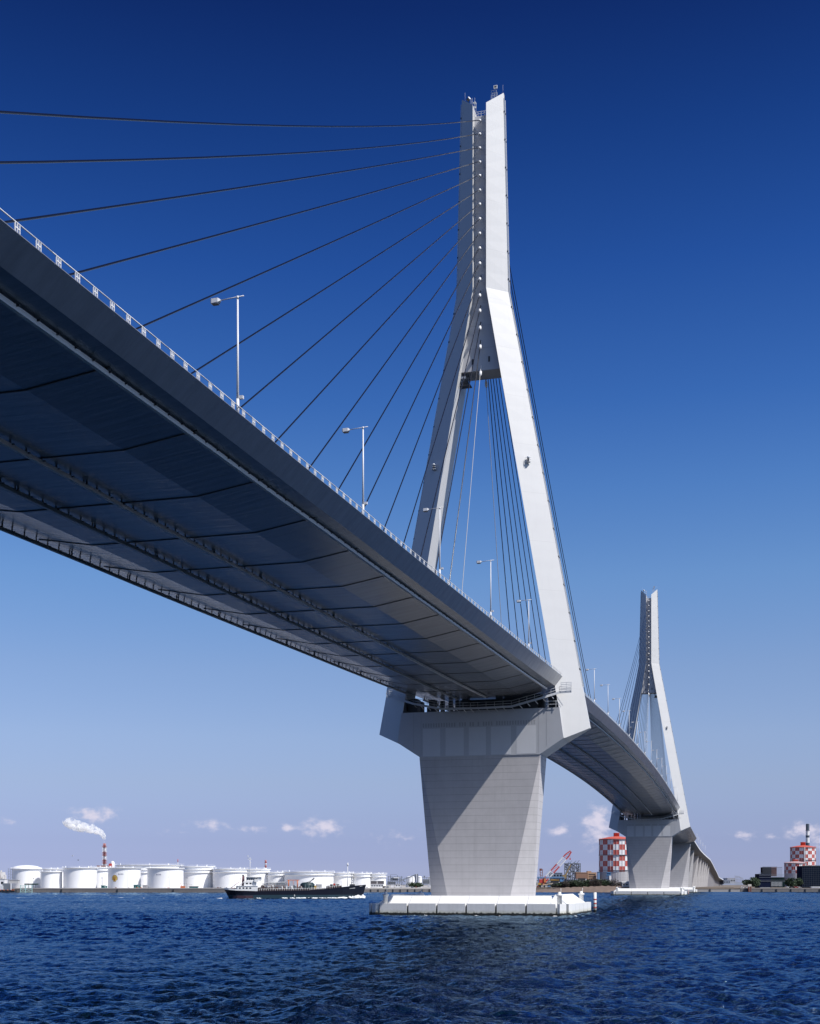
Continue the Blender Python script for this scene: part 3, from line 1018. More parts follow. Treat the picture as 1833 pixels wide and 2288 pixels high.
# ---- storage tanks
def arc_prof(m, c, rr, z0, z1, a0, a1, n=10, th=0.1, mi=0):
    for k in range(n):
        t0, t1 = a0+(a1-a0)*k/n, a0+(a1-a0)*(k+1)/n
        q = [(c.x+r*math.cos(t), c.y+r*math.sin(t)) for r, t in ((rr, t0), (rr, t1), (rr+th, t1), (rr+th, t0))]
        m.loft([[(x, y, z0) for x, y in q], [(x, y, z1) for x, y in q]], mi)
FACE = math.atan2(-FWD.y, -FWD.x)       # azimuth of the side turned to the camera
def tank(label, u0, u1, vt, vb, d, rings=1, dome=0.0, stair=None, marks=None):
    r = (u1-u0)/2*mpp(d)
    c = ground((u0+u1)/2, d+r*0.0)
    zt, zb_ = zat(vt, d), max(3.75, zat(vb, d))
    root = thing('storage_tank', label, 'storage tank', (c.x, c.y, 3.7), 'white storage tanks on the left shore')
    m = MB()
    m.lathe((c.x, c.y, 0), [(r, 3.7), (r, zt-0.2)], 56, 0, cap=False)
    m.build('shell', TANKW, root)
    m = MB()
    if dome > 0:
        prof = [(r+0.25, zt-0.5), (r+0.25, zt-0.1)] + [(r*math.cos(t), zt-0.1+dome*math.sin(t)) for t in np.linspace(0.12, 1.45, 9)]
    else:
        prof = [(r-0.05, zt-0.35), (r-0.05, zt-0.15), (r*0.5, zt+0.10), (0.05, zt+0.25)]
    m.lathe((c.x, c.y, 0), prof, 56, 0)
    m.build('roof', TANKR, root)
    m = MB()
    for k in range(rings):
        z = zt-0.12-2.6*k
        m.lathe((c.x, c.y, 0), [(r-0.05, z-0.55), (r+1.15, z-0.42), (r+1.15, z), (r-0.05, z+0.02)], 56, 0, smooth=False)
    m.build('wind_girder', TANKR, root)
    # rail and fittings on the rim
    m = MB()
    for k in range(40):
        t = FACE + (k-20)/20*1.6
        m.box((c.x+(r+0.9)*math.cos(t), c.y+(r+0.9)*math.sin(t), zt+0.5), (0.07, 0.07, 1.0), 0, rz=t)
    m.lathe((c.x, c.y, 0), [(r+0.88, zt+0.97), (r+0.95, zt+0.97), (r+0.95, zt+1.04), (r+0.88, zt+1.04)], 56, 0, smooth=False, cap=False)
    for t in (FACE-0.9, FACE+0.2, FACE+0.8):
        m.box((c.x+(r-0.8)*math.cos(t), c.y+(r-0.8)*math.sin(t), zt+0.6), (0.6, 0.6, 1.3), 0, rz=t)
    m.build('rim_rail', TANKR, root)
    if stair is not None:
        m = MB()
        n = 26
        for k in range(n):
            t = FACE + 1.05 + 0.10*((k//4) % 2)
            z = 4.2+(zt-5.0)*k/n
            m.box((c.x+(r+0.45)*math.cos(t), c.y+(r+0.45)*math.sin(t), z), (0.8, 0.7, 0.10), 0, rz=t)
            if k % 4 < 2:
                m.box((c.x+(r+0.9)*math.cos(t), c.y+(r+0.9)*math.sin(t), z+0.3), (0.5, 1.4, 0.55), 0, rz=t)
        m.build('stairway', mat('stair_grey', (0.30, 0.31, 0.34), 0.6), root)
    # down pipes
    m = MB()
    for t in (FACE+0.42,):
        m.tube([(c.x+(r+0.2)*math.cos(t), c.y+(r+0.2)*math.sin(t), 3.8), (c.x+(r+0.2)*math.cos(t), c.y+(r+0.2)*math.sin(t), zt-1)], 0.07, 6, 0)
    m.build('pipe', TANKR, root)
    if marks is not None:
        m = MB()
        for k in range(4):
            t = FACE + marks + k*1.15/r
            m.box((c.x+(r+0.03)*math.cos(t), c.y+(r+0.03)*math.sin(t), zt-5.6), (0.10, 0.7, 1.1), 0, rz=t)
        m.build('tank_number', mat('grey_numeral_paint', (0.35, 0.36, 0.42), 0.6), root)
    return root, c, r, zt

tank('white domed tank, leftmost of the tank row, beside a lattice stair', 28, 91, 1941, 1981, 1085, 1, dome=3.0)
tank('small white tank just right of the domed tank', 91.5, 138, 1947.5, 1981, 1075, 1)
tank('white tank showing only its rim behind the small tank by the dome', 90, 142.5, 1941.5, 1980, 1130, 1)
tank('plain white tank left of the one bearing the shell emblem', 143, 216, 1939, 1983, 1078, 1)
tank('white tank peeping out behind, left of the shell emblem tank', 200, 250, 1938, 1981, 1135, 2)
tk = tank('white tank bearing the yellow scallop shell emblem', 242, 314, 1939, 1983, 1075, 1, marks=-0.12)
tank('very wide white tank rising behind the emblem tank', 262, 408, 1933, 1980, 1190, 1)
tank('white tank glimpsed in the gap right of the emblem tank', 300, 345, 1943, 1981, 1128, 2)
tank('white tank with grey numerals, second tank right of the shell emblem', 330, 409.5, 1940, 1983, 1072, 1, marks=-0.3)
tank('white triple-rimmed tank behind the quay, left of the ship mast', 400, 479, 1936, 1982, 1110, 3)
tank('white double-rimmed tank behind the ship stern', 476, 552, 1941.5, 1983, 1100, 2)
tank('white tank behind the ship bridge, below a red and white chimney', 540, 603, 1942, 1983, 1125, 2)
tank('smaller white tank right of the ship bridge', 598, 640, 1949, 1984, 1120, 2)
tank('broad white tank behind the middle of the ship', 636, 745.5, 1948, 1985, 1105, 2)
tank('white tank behind the ship foremast, with a stair on its edge', 742, 789, 1950.5, 1985, 1128, 2, stair=0.55)
tank('white tank above the ship bow, second from the right end', 785, 828, 1951.5, 1985, 1135, 2)
tank('rightmost white tank of the row, beyond the bow', 825, 863, 1952.5, 1985, 1142, 2)

# shell emblem: a ribbed yellow fan with a red outline, wrapped on the tank
root_, c_, r_, zt_ = tk
def on_tank(s_, z_, off):
    t = FACE - 0.40 + s_/r_
    return (c_.x+(r_+off)*math.cos(t), c_.y+(r_+off)*math.sin(t), z_)
EMY = mat('emblem_yellow', (0.82, 0.64, 0.13), rough=0.5)
EMR = mat('emblem_red', (0.35, 0.03, 0.02), rough=0.5)
zc = zat(1963.5, 1075-14)
def fan(scale):
    pts = []
    for k in range(57):
        a = R(-32) + R(244)*k/56
        lob = 1.0 + 0.05*abs(math.cos(3.5*(a-R(90))*180/122))
        pts.append((2.75*scale*lob*math.cos(a), 0.25+2.75*scale*lob*math.sin(a)))
    pts += [(-1.25*scale, -1.75*scale), (-1.3*scale, -2.55*scale), (1.3*scale, -2.55*scale), (1.25*scale, -1.75*scale)]
    return pts
for name, scl, off, mm in (('emblem_border', 1.0, 0.05, EMR), ('emblem', 0.90, 0.09, EMY)):
    m = MB()
    pts = fan(scl)
    n = len(pts)
    vs = [on_tank(0, zc, off)] + [on_tank(x, zc+z, off) for x, z in pts]
    m.add(vs, [(0, 1+k, 1+(k+1) % n) for k in range(n)], 0)
    m.build(name, mm, root_)
m = MB()
for k in range(7):
    a = R(90) + R(-62+124*k/6)
    p0, p1 = Vector(on_tank(0.25*math.cos(a), zc-1.7, 0.12)), Vector(on_tank(2.2*math.cos(a), zc+0.2+2.2*math.sin(a), 0.12))
    m.beam(p0, p1, 0.08, 0.10, 0)
m.build('emblem_rib', EMR, root_)

# ---- chimneys
def banded(m, p, prof, n, bands):
    """lathe split into bands: prof radius function, bands [(z0, z1, mi)]"""
    for z0, z1, mi in bands:
        m.lathe((p.x, p.y, 0), [(prof(z0), z0), (prof(z1), z1)], n, mi, cap=False)
d = 1500
c = ground(233.6, d)
root = thing('chimney', 'red and white lattice chimney trailing white smoke behind the tanks', 'chimney', (c.x, c.y, 3.7))
m = MB()
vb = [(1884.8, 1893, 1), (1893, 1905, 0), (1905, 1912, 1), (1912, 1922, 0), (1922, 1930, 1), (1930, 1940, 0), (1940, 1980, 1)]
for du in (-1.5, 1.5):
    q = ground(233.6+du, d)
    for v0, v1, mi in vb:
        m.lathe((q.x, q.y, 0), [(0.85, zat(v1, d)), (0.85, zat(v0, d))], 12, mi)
m.build('flue', [WHT, REDH], root)
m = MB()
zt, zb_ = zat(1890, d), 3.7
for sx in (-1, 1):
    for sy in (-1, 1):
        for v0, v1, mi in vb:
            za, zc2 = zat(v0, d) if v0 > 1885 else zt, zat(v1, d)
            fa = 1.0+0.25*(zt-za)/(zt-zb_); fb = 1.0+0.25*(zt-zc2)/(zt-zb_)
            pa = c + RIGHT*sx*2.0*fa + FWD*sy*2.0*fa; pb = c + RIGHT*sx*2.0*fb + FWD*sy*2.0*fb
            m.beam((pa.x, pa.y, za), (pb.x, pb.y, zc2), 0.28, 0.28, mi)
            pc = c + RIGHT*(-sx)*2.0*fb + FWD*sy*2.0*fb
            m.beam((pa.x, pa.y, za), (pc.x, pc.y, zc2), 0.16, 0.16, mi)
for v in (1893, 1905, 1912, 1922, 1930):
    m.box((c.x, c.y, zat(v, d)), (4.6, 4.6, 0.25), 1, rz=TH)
m.build('lattice_frame', [WHT, REDH], root)

d = 1450
c = ground(593.9, d)
root = thing('chimney', 'short red and white chimney above the tank behind the ship bridge', 'chimney', (c.x, c.y, 3.7))
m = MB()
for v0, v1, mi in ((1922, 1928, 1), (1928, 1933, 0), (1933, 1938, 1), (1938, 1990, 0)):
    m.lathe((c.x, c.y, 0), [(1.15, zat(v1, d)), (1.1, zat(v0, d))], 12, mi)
m.build('flue', [WHT, REDH], root)
m = MB()
for v in (1928, 1938):
    m.lathe((c.x, c.y, 0), [(1.1, zat(v, d)-0.1), (1.6, zat(v, d)-0.1), (1.6, zat(v, d)+0.1), (1.1, zat(v, d)+0.1)], 12, 0)
m.build('platform', RED, root)
c = ground(397.6, 1400)
m = MB()
for v0, v1, mi in ((1920, 1927, 1), (1927, 1934, 0), (1934, 1984, 1)):
    m.lathe((c.x, c.y, 0), [(0.42, zat(v1, 1400)), (0.38, zat(v0, 1400))], 8, mi)
one('flare_stack', m, [WHT, RED], 'thin red pole stack sticking up behind the wide white tank', 'stack')
d = 2050
c = ground(1805.3, d)
root = thing('chimney', 'tall dark grey and white banded chimney behind the far gas holder', 'chimney', (c.x, c.y, 3.7))
m = MB()
DG = mat('dark_grey_chimney', (0.07, 0.095, 0.13), 0.7)
for v0, v1, mi in ((1842, 1855.5, 1), (1855.5, 1867, 0), (1867, 1872, 1), (1872, 1883.5, 0), (1883.5, 1990, 1)):
    m.lathe((c.x, c.y, 0), [(2.75+0.006*(v1-1842), zat(v1, d)), (2.75+0.006*(v0-1842), zat(v0, d))], 20, mi, cap=False)
m.lathe((c.x, c.y, 0), [(2.75, zat(1842, d)), (2.2, zat(1841, d))], 20, 1)
m.build('flue', [WHT, DG], root)
m = MB()
for v in (1856, 1867.5):
    m.lathe((c.x, c.y, 0), [(2.8, zat(v, d)-0.2), (3.5, zat(v, d)-0.2), (3.5, zat(v, d)+0.2), (2.8, zat(v, d)+0.2)], 20, 0)
m.build('platform', DG, root)

# smoke from the lattice chimney
vm = bpy.data.materials.new('white_smoke')
vm.use_nodes = True
t = vm.node_tree
t.nodes.remove(t.nodes['Principled BSDF'])
pv = N(t, 'ShaderNodeVolumePrincipled')
pv.inputs['Color'].default_value = (0.995, 0.995, 0.995, 1)
pv.inputs['Anisotropy'].default_value = 0.2
tcn = N(t, 'ShaderNodeTexCoord')
no = N(t, 'ShaderNodeTexNoise')
no.inputs['Scale'].default_value = 0.20
no.inputs['Detail'].default_value = 5
no.inputs['Roughness'].default_value = 0.6
lnk(t, tcn.outputs['Object'], no.inputs['Vector'])
mr = N(t, 'ShaderNodeMapRange')
mr.inputs[1].default_value = 0.43
mr.inputs[2].default_value = 0.60
mr.inputs[4].default_value = 0.8
lnk(t, no.outputs['Fac'], mr.inputs[0])
lnk(t, mr.outputs[0], pv.inputs['Density'])
lnk(t, pv.outputs[0], t.nodes['Material Output'].inputs['Volume'])
S.cycles.volume_bounces = 10
S.cycles.volume_max_steps = 128
m = MB()
rs = random.Random(11)
pl = [(233.5, 1884, 1.3), (233.8, 1877, 2.6), (232, 1869, 4.2), (226, 1862, 5.6), (217, 1857, 7.0), (206, 1853, 7.8), (194, 1850, 8.2), (182, 1848, 7.6), (170, 1844, 8.4), (158, 1840, 8.8), (147, 1838, 6.2), (140, 1837, 2.5)]
rings = []
for k, (u, v, rad) in enumerate(pl):
    ctr = P(u, v, 1500)
    u2, v2 = pl[min(k+1, len(pl)-1)][:2]
    u1, v1 = pl[max(k-1, 0)][:2]
    dirv = (P(u2, v2, 1500)-P(u1, v1, 1500)).normalized()
    sx_ = FWD
    sy_ = dirv.cross(sx_).normalized()
    rr2 = rad*mpp(1500)*(1.2+0.3*k/11)
    rings.append([ctr + rr2*(1+0.22*rs.uniform(-1, 1))*(math.cos(2*math.pi*i/14)*sx_ + math.sin(2*math.pi*i/14)*sy_) for i in range(14)])
m.loft(rings, 0, smooth=True)
one('smoke_plume', m, vm, 'white smoke plume drifting left from the lattice chimney', 'smoke')

# ---- small things along the left quay
d = 1062
m = MB()
fbox(m, 243, 250, 1930, 1940, 1420, 6, 0)
m.lathe((ground(251.5, 1423).x, ground(251.5, 1423).y, 0), [(2.4, 4), (2.4, zat(1928, 1423)), (1.6, zat(1925.3, 1423)), (0.2, zat(1924, 1423))], 14, 1)
fbox(m, 216, 243, 1934, 1938, 1420, 8, 2)
one('vent_house', m, [RED, WHT, RUST], 'small white round-topped vent house right of the lattice chimney', 'building')
for u, v, lab in ((75, 1963, 'in front of the domed tank'), (228, 1962, 'left of the emblem tank'), (375.3, 1960, 'in front of the numbered tank'),
                  (418, 1962, 'below the triple-rimmed tank'), (467, 1962, 'left of the ship stern'), (537, 1964, 'right beside the ship funnel')):
    m = MB()
    q = ground(u, 1058)
    m.tube([(q.x, q.y, 3.5), (q.x, q.y, zat(v, 1058))], [0.16, 0.1], 6, 0)
    m.box((q.x, q.y, zat(v, 1058)), (1.0, 0.4, 0.5), 0, rz=TH)
    one('light_mast', m, STEEL, 'thin light mast on the quay, ' + lab, 'light mast', 'light masts on the tank quay')
def shed(u0, u1, v0, v1, d, dep, wall, roofm, label, name='shed', cat='shed', group=None, pitch=0.0, win=0):
    root = thing(name, label, cat, ground((u0+u1)/2, d, 3.7), group)
    m = MB()
    fbox(m, u0, u1, v0, v1, d, dep, 0)
    m.build('wall', wall, root)
    m = MB()
    w = 0.3/mpp(d)
    if pitch:
        a, b = P(u0-w, v0, d, -0.3), P(u1+w, v0, d, -0.3)
        mid0, mid1 = P(u0-w, v0, d, dep/2)+Vector((0, 0, pitch)), P(u1+w, v0, d, dep/2)+Vector((0, 0, pitch))
        bk0, bk1 = P(u0-w, v0, d, dep+0.3), P(u1+w, v0, d, dep+0.3)
        m.loft([[a, mid0, bk0], [b, mid1, bk1]], 0)
    else:
        fbox(m, u0-w, u1+w, v0-0.35/mpp(d), v0+0.02, d-0.3, dep+0.6, 0)
    m.build('roof', roofm, root)
    for k in range(win):
        m = MB()
        uu = u0+(u1-u0)*(k+0.5)/win
        hw = (u1-u0)/win*0.28
        fbox(m, uu-hw, uu+hw, v0+(v1-v0)*0.3, v0+(v1-v0)*0.62, d-0.06, 0.1, 0)
        m.build('window', GLASSD, root)
    return root
shed(226, 233, 1979.5, 1985, 1055, 3, TEAL, TEAL, 'teal hut on the quay left of the emblem tank', win=1)
shed(235.5, 238.5, 1980.5, 1985, 1054, 2, TEAL, TEAL, 'tiny teal box on the quay beside the teal hut')
shed(298.5, 307, 1978, 1985, 1055, 3, TEAL, TEAL, 'teal shed on the quay at the right foot of the emblem tank', win=2)
shed(309.5, 313.5, 1980, 1985, 1054, 2, TEAL, TEAL, 'narrow teal box right of the quayside shed')
shed(319, 328, 1979, 1985, 1056, 3, mat('grey_hut', (0.40, 0.38, 0.38), 0.8), GREYB, 'small grey hut on the quay in the gap between tanks')
shed(423, 442, 1981.5, 1989.5, 1048, 3, TEAL, mat('dark_roof', (0.06, 0.05, 0.05), 0.8), 'dark green shed with a flat roof by the orange quay crane', win=3)
# little orange crane at work on the quay
m = MB()
fbox(m, 403, 413, 1980, 1986, 1046, 2.5, 0)
fbox(m, 400, 416, 1986, 1989, 1046, 2.8, 1)
fbeam(m, 408, 1982, 402, 1973, 1047, 0.3, 0)
fbeam(m, 402, 1973, 430, 1977, 1047, 0.10, 1)
one('mobile_crane', m, [ORNG, DARK], 'little orange mobile crane on the tank quay', 'crane')
PILE_M = [(RUST, 'rust-red'), (STEEL, 'dark grey'), (EARTH, 'brown'), (GREYB, 'pale grey'), (ORNG, 'orange')]
cnt = {}
us_ = sorted([rnd.uniform(245, 395) for _ in range(9)] + [rnd.uniform(448, 690) for _ in range(8)])
for u in us_:
    m = MB()
    wv = rnd.uniform(1.5, 5)
    hv = rnd.uniform(1.0, 2.6)
    fbox(m, u, u+wv, 1985.6-hv, 1986, rnd.uniform(1044, 1050), 1.5, 0)
    fbox(m, u+wv*0.2, u+wv*0.7, 1985.6-hv-0.8, 1985.6-hv, 1046, 1.0, 0)
    mm, cn_ = rnd.choice(PILE_M)
    cnt[cn_] = cnt.get(cn_, 0)+1
    one('material_pile', m, mm, '%s heap of goods on the tank quay, %s of its colour from the left' % (cn_, ORD[cnt[cn_]-1]), 'goods', 'heaps of goods along the tank quay')
# far left: lattice stair tower, landing stage, barge
m = MB()
for u in (18.5, 23, 27.5):
    fbeam(m, u, 1941, u, 1983, 1068, 0.22)
for v in (1942, 1948, 1954, 1960, 1966, 1972):
    fbeam(m, 18.5, v, 27.5, v, 1068, 0.16)
    fbeam(m, 18.5, v+6, 27.5, v, 1068, 0.12)
one('stair_tower', m, STEEL, 'thin steel lattice stair tower at the left side of the domed tank', 'stair tower')
shed(-30, 10, 1965, 1983, 1052, 8, mat('white_cabin', (0.72, 0.72, 0.73), 0.6), GREYB, 'white cabin block on the landing at the left edge', 'cabin', 'cabin', win=4)
shed(19, 40, 1967, 1974, 1060, 5, GREYB, GREYB, 'grey flat-roofed shelter on posts left of the domed tank', 'shelter', 'shelter')
m = MB()
for u in (-3, 0.5, 4.5):
    fbox(m, u, u+2, 1950+2*abs(u), 1968, 1130, 4, 0)
fbox(m, -12, 6, 1949, 1968, 1180, 8, 0)
fbox(m, 1, 3, 1945, 1949, 1180, 2, 0)
fbox(m, 8, 12, 1955, 1968, 1150, 3, 0)
one('plant_building', m, mat('cream_wall', (0.62, 0.60, 0.58), 0.8), 'pale stepped plant building cut by the left edge', 'building')
root = thing('barge', 'dark landing barge with orange lamps at the far left edge', 'barge', ground(10, 1024))
m = MB()
fbox(m, -60, 32, 1988.6, 1997, 1024, 7, 0)
m.build('hull', DARK, root)
m = MB()
fbox(m, 5.5, 22, 1974, 1988.5, 1026, 3, 0)
fbox(m, 23, 25, 1974, 1988.5, 1026, 1, 1)
fbox(m, -10, 7, 1979, 1988, 1025.5, 1, 1)
m.build('deck_house', [STEEL, WHT], root)
for u in (0.5, 8.5, 17, 26, 30.5):
    m = MB()
    q = P(u, 1989.2, 1023.4)
    m.tube([q-RIGHT*0.5, q+RIGHT*0.5], 0.38, 8, 0)
    m.build('lamp', ORNG, root)
for u0, u1, lab in ((45.8, 56.5, 'left'), (57.2, 71.5, 'right')):
    m = MB()
    for u in (u0, u1):
        fbeam(m, u, 1978, u, 1996, 1033, 0.45)
    for v in (1979, 1987, 1993.5):
        fbeam(m, u0, v, u1, v, 1033, 0.3)
    for v in (1979, 1987):
        fbeam(m, u0, v+7, u1, v, 1033, 0.2)
        fbeam(m, u0, v, u1, v+7, 1033, 0.2)
    one('lattice_gate', m, PALEG, 'pale green lattice dolphin frame, %s one of the pair at the quay' % lab, 'lattice frame')
root = thing('canopy', 'dark green canopy roof on posts behind the pale green lattice frames', 'canopy', ground(68, 1044, 3.4))
m = MB()
fbox(m, 54.5, 82, 1974.5, 1977.5, 1044, 5, 0)
m.build('roof', mat('dark_canopy', (0.02, 0.05, 0.045), 0.7), root)
for u in (56, 64, 72, 80):
    m = MB()
    fbeam(m, u, 1977, u, 1986, 1045, 0.3)
    m.build('post', DARK, root)

# ---- plant between the tank row and the near pier
d = 1300
m = MB()
for u in np.arange(868, 900, 5):
    fbeam(m, u, 1956+2*((u*7) % 3), u, 1978, d, 0.5)
    fbeam(m, u, 1978, u+6, 1961, d, 0.35)
for v in (1959, 1965, 1970):
    fbeam(m, 866, v, 900, v+1, d, 0.4)
fbox(m, 874, 890, 1961.5, 1968, d+1, 8, 0)
fbox(m, 866, 884, 1970, 1976, d+1, 8, 0)
fbox(m, 880, 893, 1960.8, 1962.6, d-1, 3, 1)
fbeam(m, 872, 1954.5, 887, 1954.2, d, 0.3)
fbeam(m, 890, 1960, 906, 1971, d, 0.8)
one('screening_plant', m, [STEEL, WHT], 'grey screening plant of frames and hoppers right of the last tank', 'plant')
for u0, u1, v0, lab in ((907, 928, 1959.5, 'white domed silo left of the conveyor tower'), (932, 944, 1959.5, 'white domed silo right of the conveyor tower'), (956, 972, 1960, 'white silo half hidden by the near pier')):
    c = ground((u0+u1)/2, 1340)
    r = (u1-u0)/2*mpp(1340)
    root = thing('silo', lab, 'silo', (c.x, c.y, 3.7))
    m = MB()
    m.lathe((c.x, c.y, 0), [(r, 3.7), (r, zat(v0+2, 1340))], 24, 0, cap=False)
    m.build('shell', TANKW, root)
    m = MB()
    m.lathe((c.x, c.y, 0), [(r+.1, zat(v0+2, 1340)), (r*0.7, zat(v0-0.6, 1340)), (0.1, zat(v0-2, 1340))], 24, 0)
    m.build('roof', TANKR, root)
root = thing('conveyor', 'dark inclined conveyor climbing to a tower by the silos', 'conveyor', ground(928, 1290, 3.7))
m = MB()
fbeam(m, 893, 1969, 929, 1955, 1290, 1.1)
for u in (903, 914, 922):
    fbeam(m, u, 1965-(u-903)*0.4, u, 1980, 1290, 0.35)
m.build('belt_gallery', STEEL, root)
m = MB()
fbox(m, 927, 930, 1953.5, 1972, 1291, 3, 0)
fbox(m, 931.5, 935, 1953, 1972, 1291, 3, 0)
fbox(m, 930.2, 931.2, 1953, 1967, 1290, 0.6, 1)
m.build('tower', [STEEL, WHT], root)
m = MB()
for k in range(14):
    u = 944+k*2.4
    fbeam(m, u, 1959+(k*5) % 9, u+rnd.uniform(-3, 3), 1977, 1310, 0.4)
for v in (1961, 1966, 1971):
    fbeam(m, 944, v, 978, v, 1310, 0.4)
fbox(m, 945, 960, 1965, 1975, 1312, 8, 0)
fbox(m, 947, 950, 1957, 1961, 1310, 2, 0)
fbeam(m, 960.6, 1948, 960.6, 1962, 1310, 0.25)
one('process_plant', m, STEEL, 'tangled grey process steelwork at the left edge of the near pier', 'plant')
shed(829, 842, 1969, 1976, 1120, 6, mat('open_bay', (0.10, 0.09, 0.10), 0.9), WHT, 'dark open bay under the rightmost tank, left half', 'store', 'store')
shed(843.5, 858, 1969, 1976, 1120, 6, mat('open_bay', (0.1, 0.1, 0.1), 0.9), WHT, 'dark open bay under the rightmost tank, right half', 'store', 'store')
shed(829, 857, 1976.5, 1983, 1100, 4, mat('white_hoarding', (0.66, 0.66, 0.67), 0.7), WHT, 'long white hoarding building on the quay below the rightmost tank', 'hut', 'building', win=5)
shed(874, 880, 1976.8, 1983, 1102, 4, WHT, GREYB, 'small white container hut on the bank, left one of two', 'container', 'container')
shed(884, 895, 1975.8, 1983, 1102, 4, WHT, GREYB, 'bigger white container hut on the bank, right one of two', 'container', 'container', win=2)
cnt = {}
for u in sorted(rnd.uniform(826, 975) for _ in range(13)):
    m = MB()
    wv, hv = rnd.uniform(2, 7), rnd.uniform(1.2, 3.6)
    fbox(m, u, u+wv, 1984-hv, 1985.4, rnd.uniform(1088, 1096), 2.0, 0)
    fbox(m, u+wv*0.3, u+wv*0.8, 1984-hv-1.0, 1984-hv, 1091, 1.2, 0)
    mm, cn_ = rnd.choice(PILE_M)
    cnt[cn_] = cnt.get(cn_, 0)+1
    one('material_pile', m, mm, '%s heap on the brown bank by the near pier, %s of its colour' % (cn_, ORD[cnt[cn_]-1]), 'goods', 'heaps of material on the brown bank')

# ---- cargo ship under way between the quay and the bridge
SHIP_D = 615.0
SM = mpp(SHIP_D)
ship = thing('cargo_ship', 'small dark-hulled tanker with white wheelhouse aft, steaming right past the tanks', 'ship', ground(660, SHIP_D))
S0 = ground(501.5, SHIP_D - 6)
SA = (RIGHT + FWD*0.16).normalized()     # heading
SN = SA.cross(Vector((0, 0, 1))).normalized()   # starboard, towards the camera
def SP(x, y, z):
    p = S0 + SA*x + SN*y
    return Vector((p.x, p.y, z))
def sbox(m, x0, x1, y0, y1, z0, z1, mi=0):
    q = [(x0, y0), (x1, y0), (x1, y1), (x0, y1)]
    return m.loft([[SP(x, y, z0) for x, y in q], [SP(x, y, z1) for x, y in q]], mi)
HULLK = mat('black_hull_paint', (0.007, 0.008, 0.018), rough=0.5, spec=0.2, var=0.3, vscale=0.3)
HULLT = mat('dark_teal_hull_paint', (0.016, 0.040, 0.055), rough=0.4, var=0.3, vscale=0.3)
HULLR = mat('faded_red_boot_paint', (0.05, 0.022, 0.032), rough=0.6, var=0.3)
SHIPW = mat('white_ship_paint', (0.80, 0.80, 0.79), rough=0.45, var=0.06)
m = MB()
hx = [0, 0.4, 2, 5, 9, 15, 25, 40, 50, 57, 62, 65.5, 67.4, 68.9]
def sheer(x):
    return float(np.interp(x, [0, 4, 16, 40, 52, 60, 69], [4.45, 4.0, 3.55, 3.9, 4.9, 5.9, 6.7]))
def halfb(x, zf):
    b = float(np.interp(x, [0, 2, 5, 10, 48, 57, 63, 67, 68.9], [2.6, 4.2, 5.1, 5.5, 5.5, 4.6, 2.7, 0.9, 0.05]))
    bw = float(np.interp(x, [0, 2, 5, 10, 46, 55, 61, 65, 66.3], [0.2, 1.6, 3.6, 5.3, 5.4, 3.7, 1.5, 0.2, 0.05]))
    return bw + (b-bw)*zf
LV = [(-1.2, 0.0), (0.35, 0.15), (1.6, 0.4), (1.75, 0.42), (1.0, 1.0)]
rings = []
for x in hx:
    zs = sheer(x)
    lev = [(-1.2, 0.0), (0.5, 0.15), (1.75, 0.42), (zs-0.25, 0.97), (zs, 1.0)]
    rake = lambda zf: x if x < 60 else 60+(x-60)*(0.72+0.28*zf)
    sr = lambda zf: x if x > 6 else x + (6-x)*0.40*(1-zf)
    pos = lambda zf: rake(zf) if x >= 60 else sr(zf)
    st = [SP(pos(zf), halfb(x, zf), z) for z, zf in lev]
    pt = [SP(pos(zf), -halfb(x, zf), z) for z, zf in reversed(lev)]
    rings.append(st + pt)
m.loft(rings, 0, mis=[1, 1, 0, 0, 0, 0, 0, 1, 1, 0])
m.build('hull', [HULLK, HULLT], ship)
hull = ship.children[0]
m = MB()
for a, b in ((2.9, 6), (6, 10), (10, 13.6)):
    za = 1.75
    pa = [SP(x + (0 if x > 6 else (6-x)*0.40*(0.8)), halfb(x, 0.25)+0.28, z) for x, z in ((a, -0.5), (b, -0.5), (b, 1.45), (a, 1.45))]
    pb = [p - SN*0.25 for p in pa]
    m.loft([pa, pb], 0)
m.build('boot_top', HULLR, ship)
# white poop bulwark
m = MB()
for a, b in ((0.0, 2.0), (2.0, 5.0), (5.0, 8.5)):
    m.loft([[SP(a, halfb(a, 1)+0.05, sheer(a)-0.05), SP(b, halfb(b, 1)+0.05, sheer(b)-0.05), SP(b, halfb(b, 1)+0.05, sheer(b)+0.75), SP(a, halfb(a, 1)+0.05, sheer(a)+0.75)],
            [SP(a, halfb(a, 1)-0.1, sheer(a)-0.05), SP(b, halfb(b, 1)-0.1, sheer(b)-0.05), SP(b, halfb(b, 1)-0.1, sheer(b)+0.75), SP(a, halfb(a, 1)-0.1, sheer(a)+0.75)]], 0)
m.loft([[SP(0, -2.6, 4.4), SP(0, 2.6, 4.4), SP(0, 2.6, 5.15), SP(0, -2.6, 5.15)], [SP(.15, -2.6, 4.4), SP(.15, 2.6, 4.4), SP(.15, 2.6, 5.15), SP(.15, -2.6, 5.15)]], 0)
m.build('bulwark', SHIPW, ship)
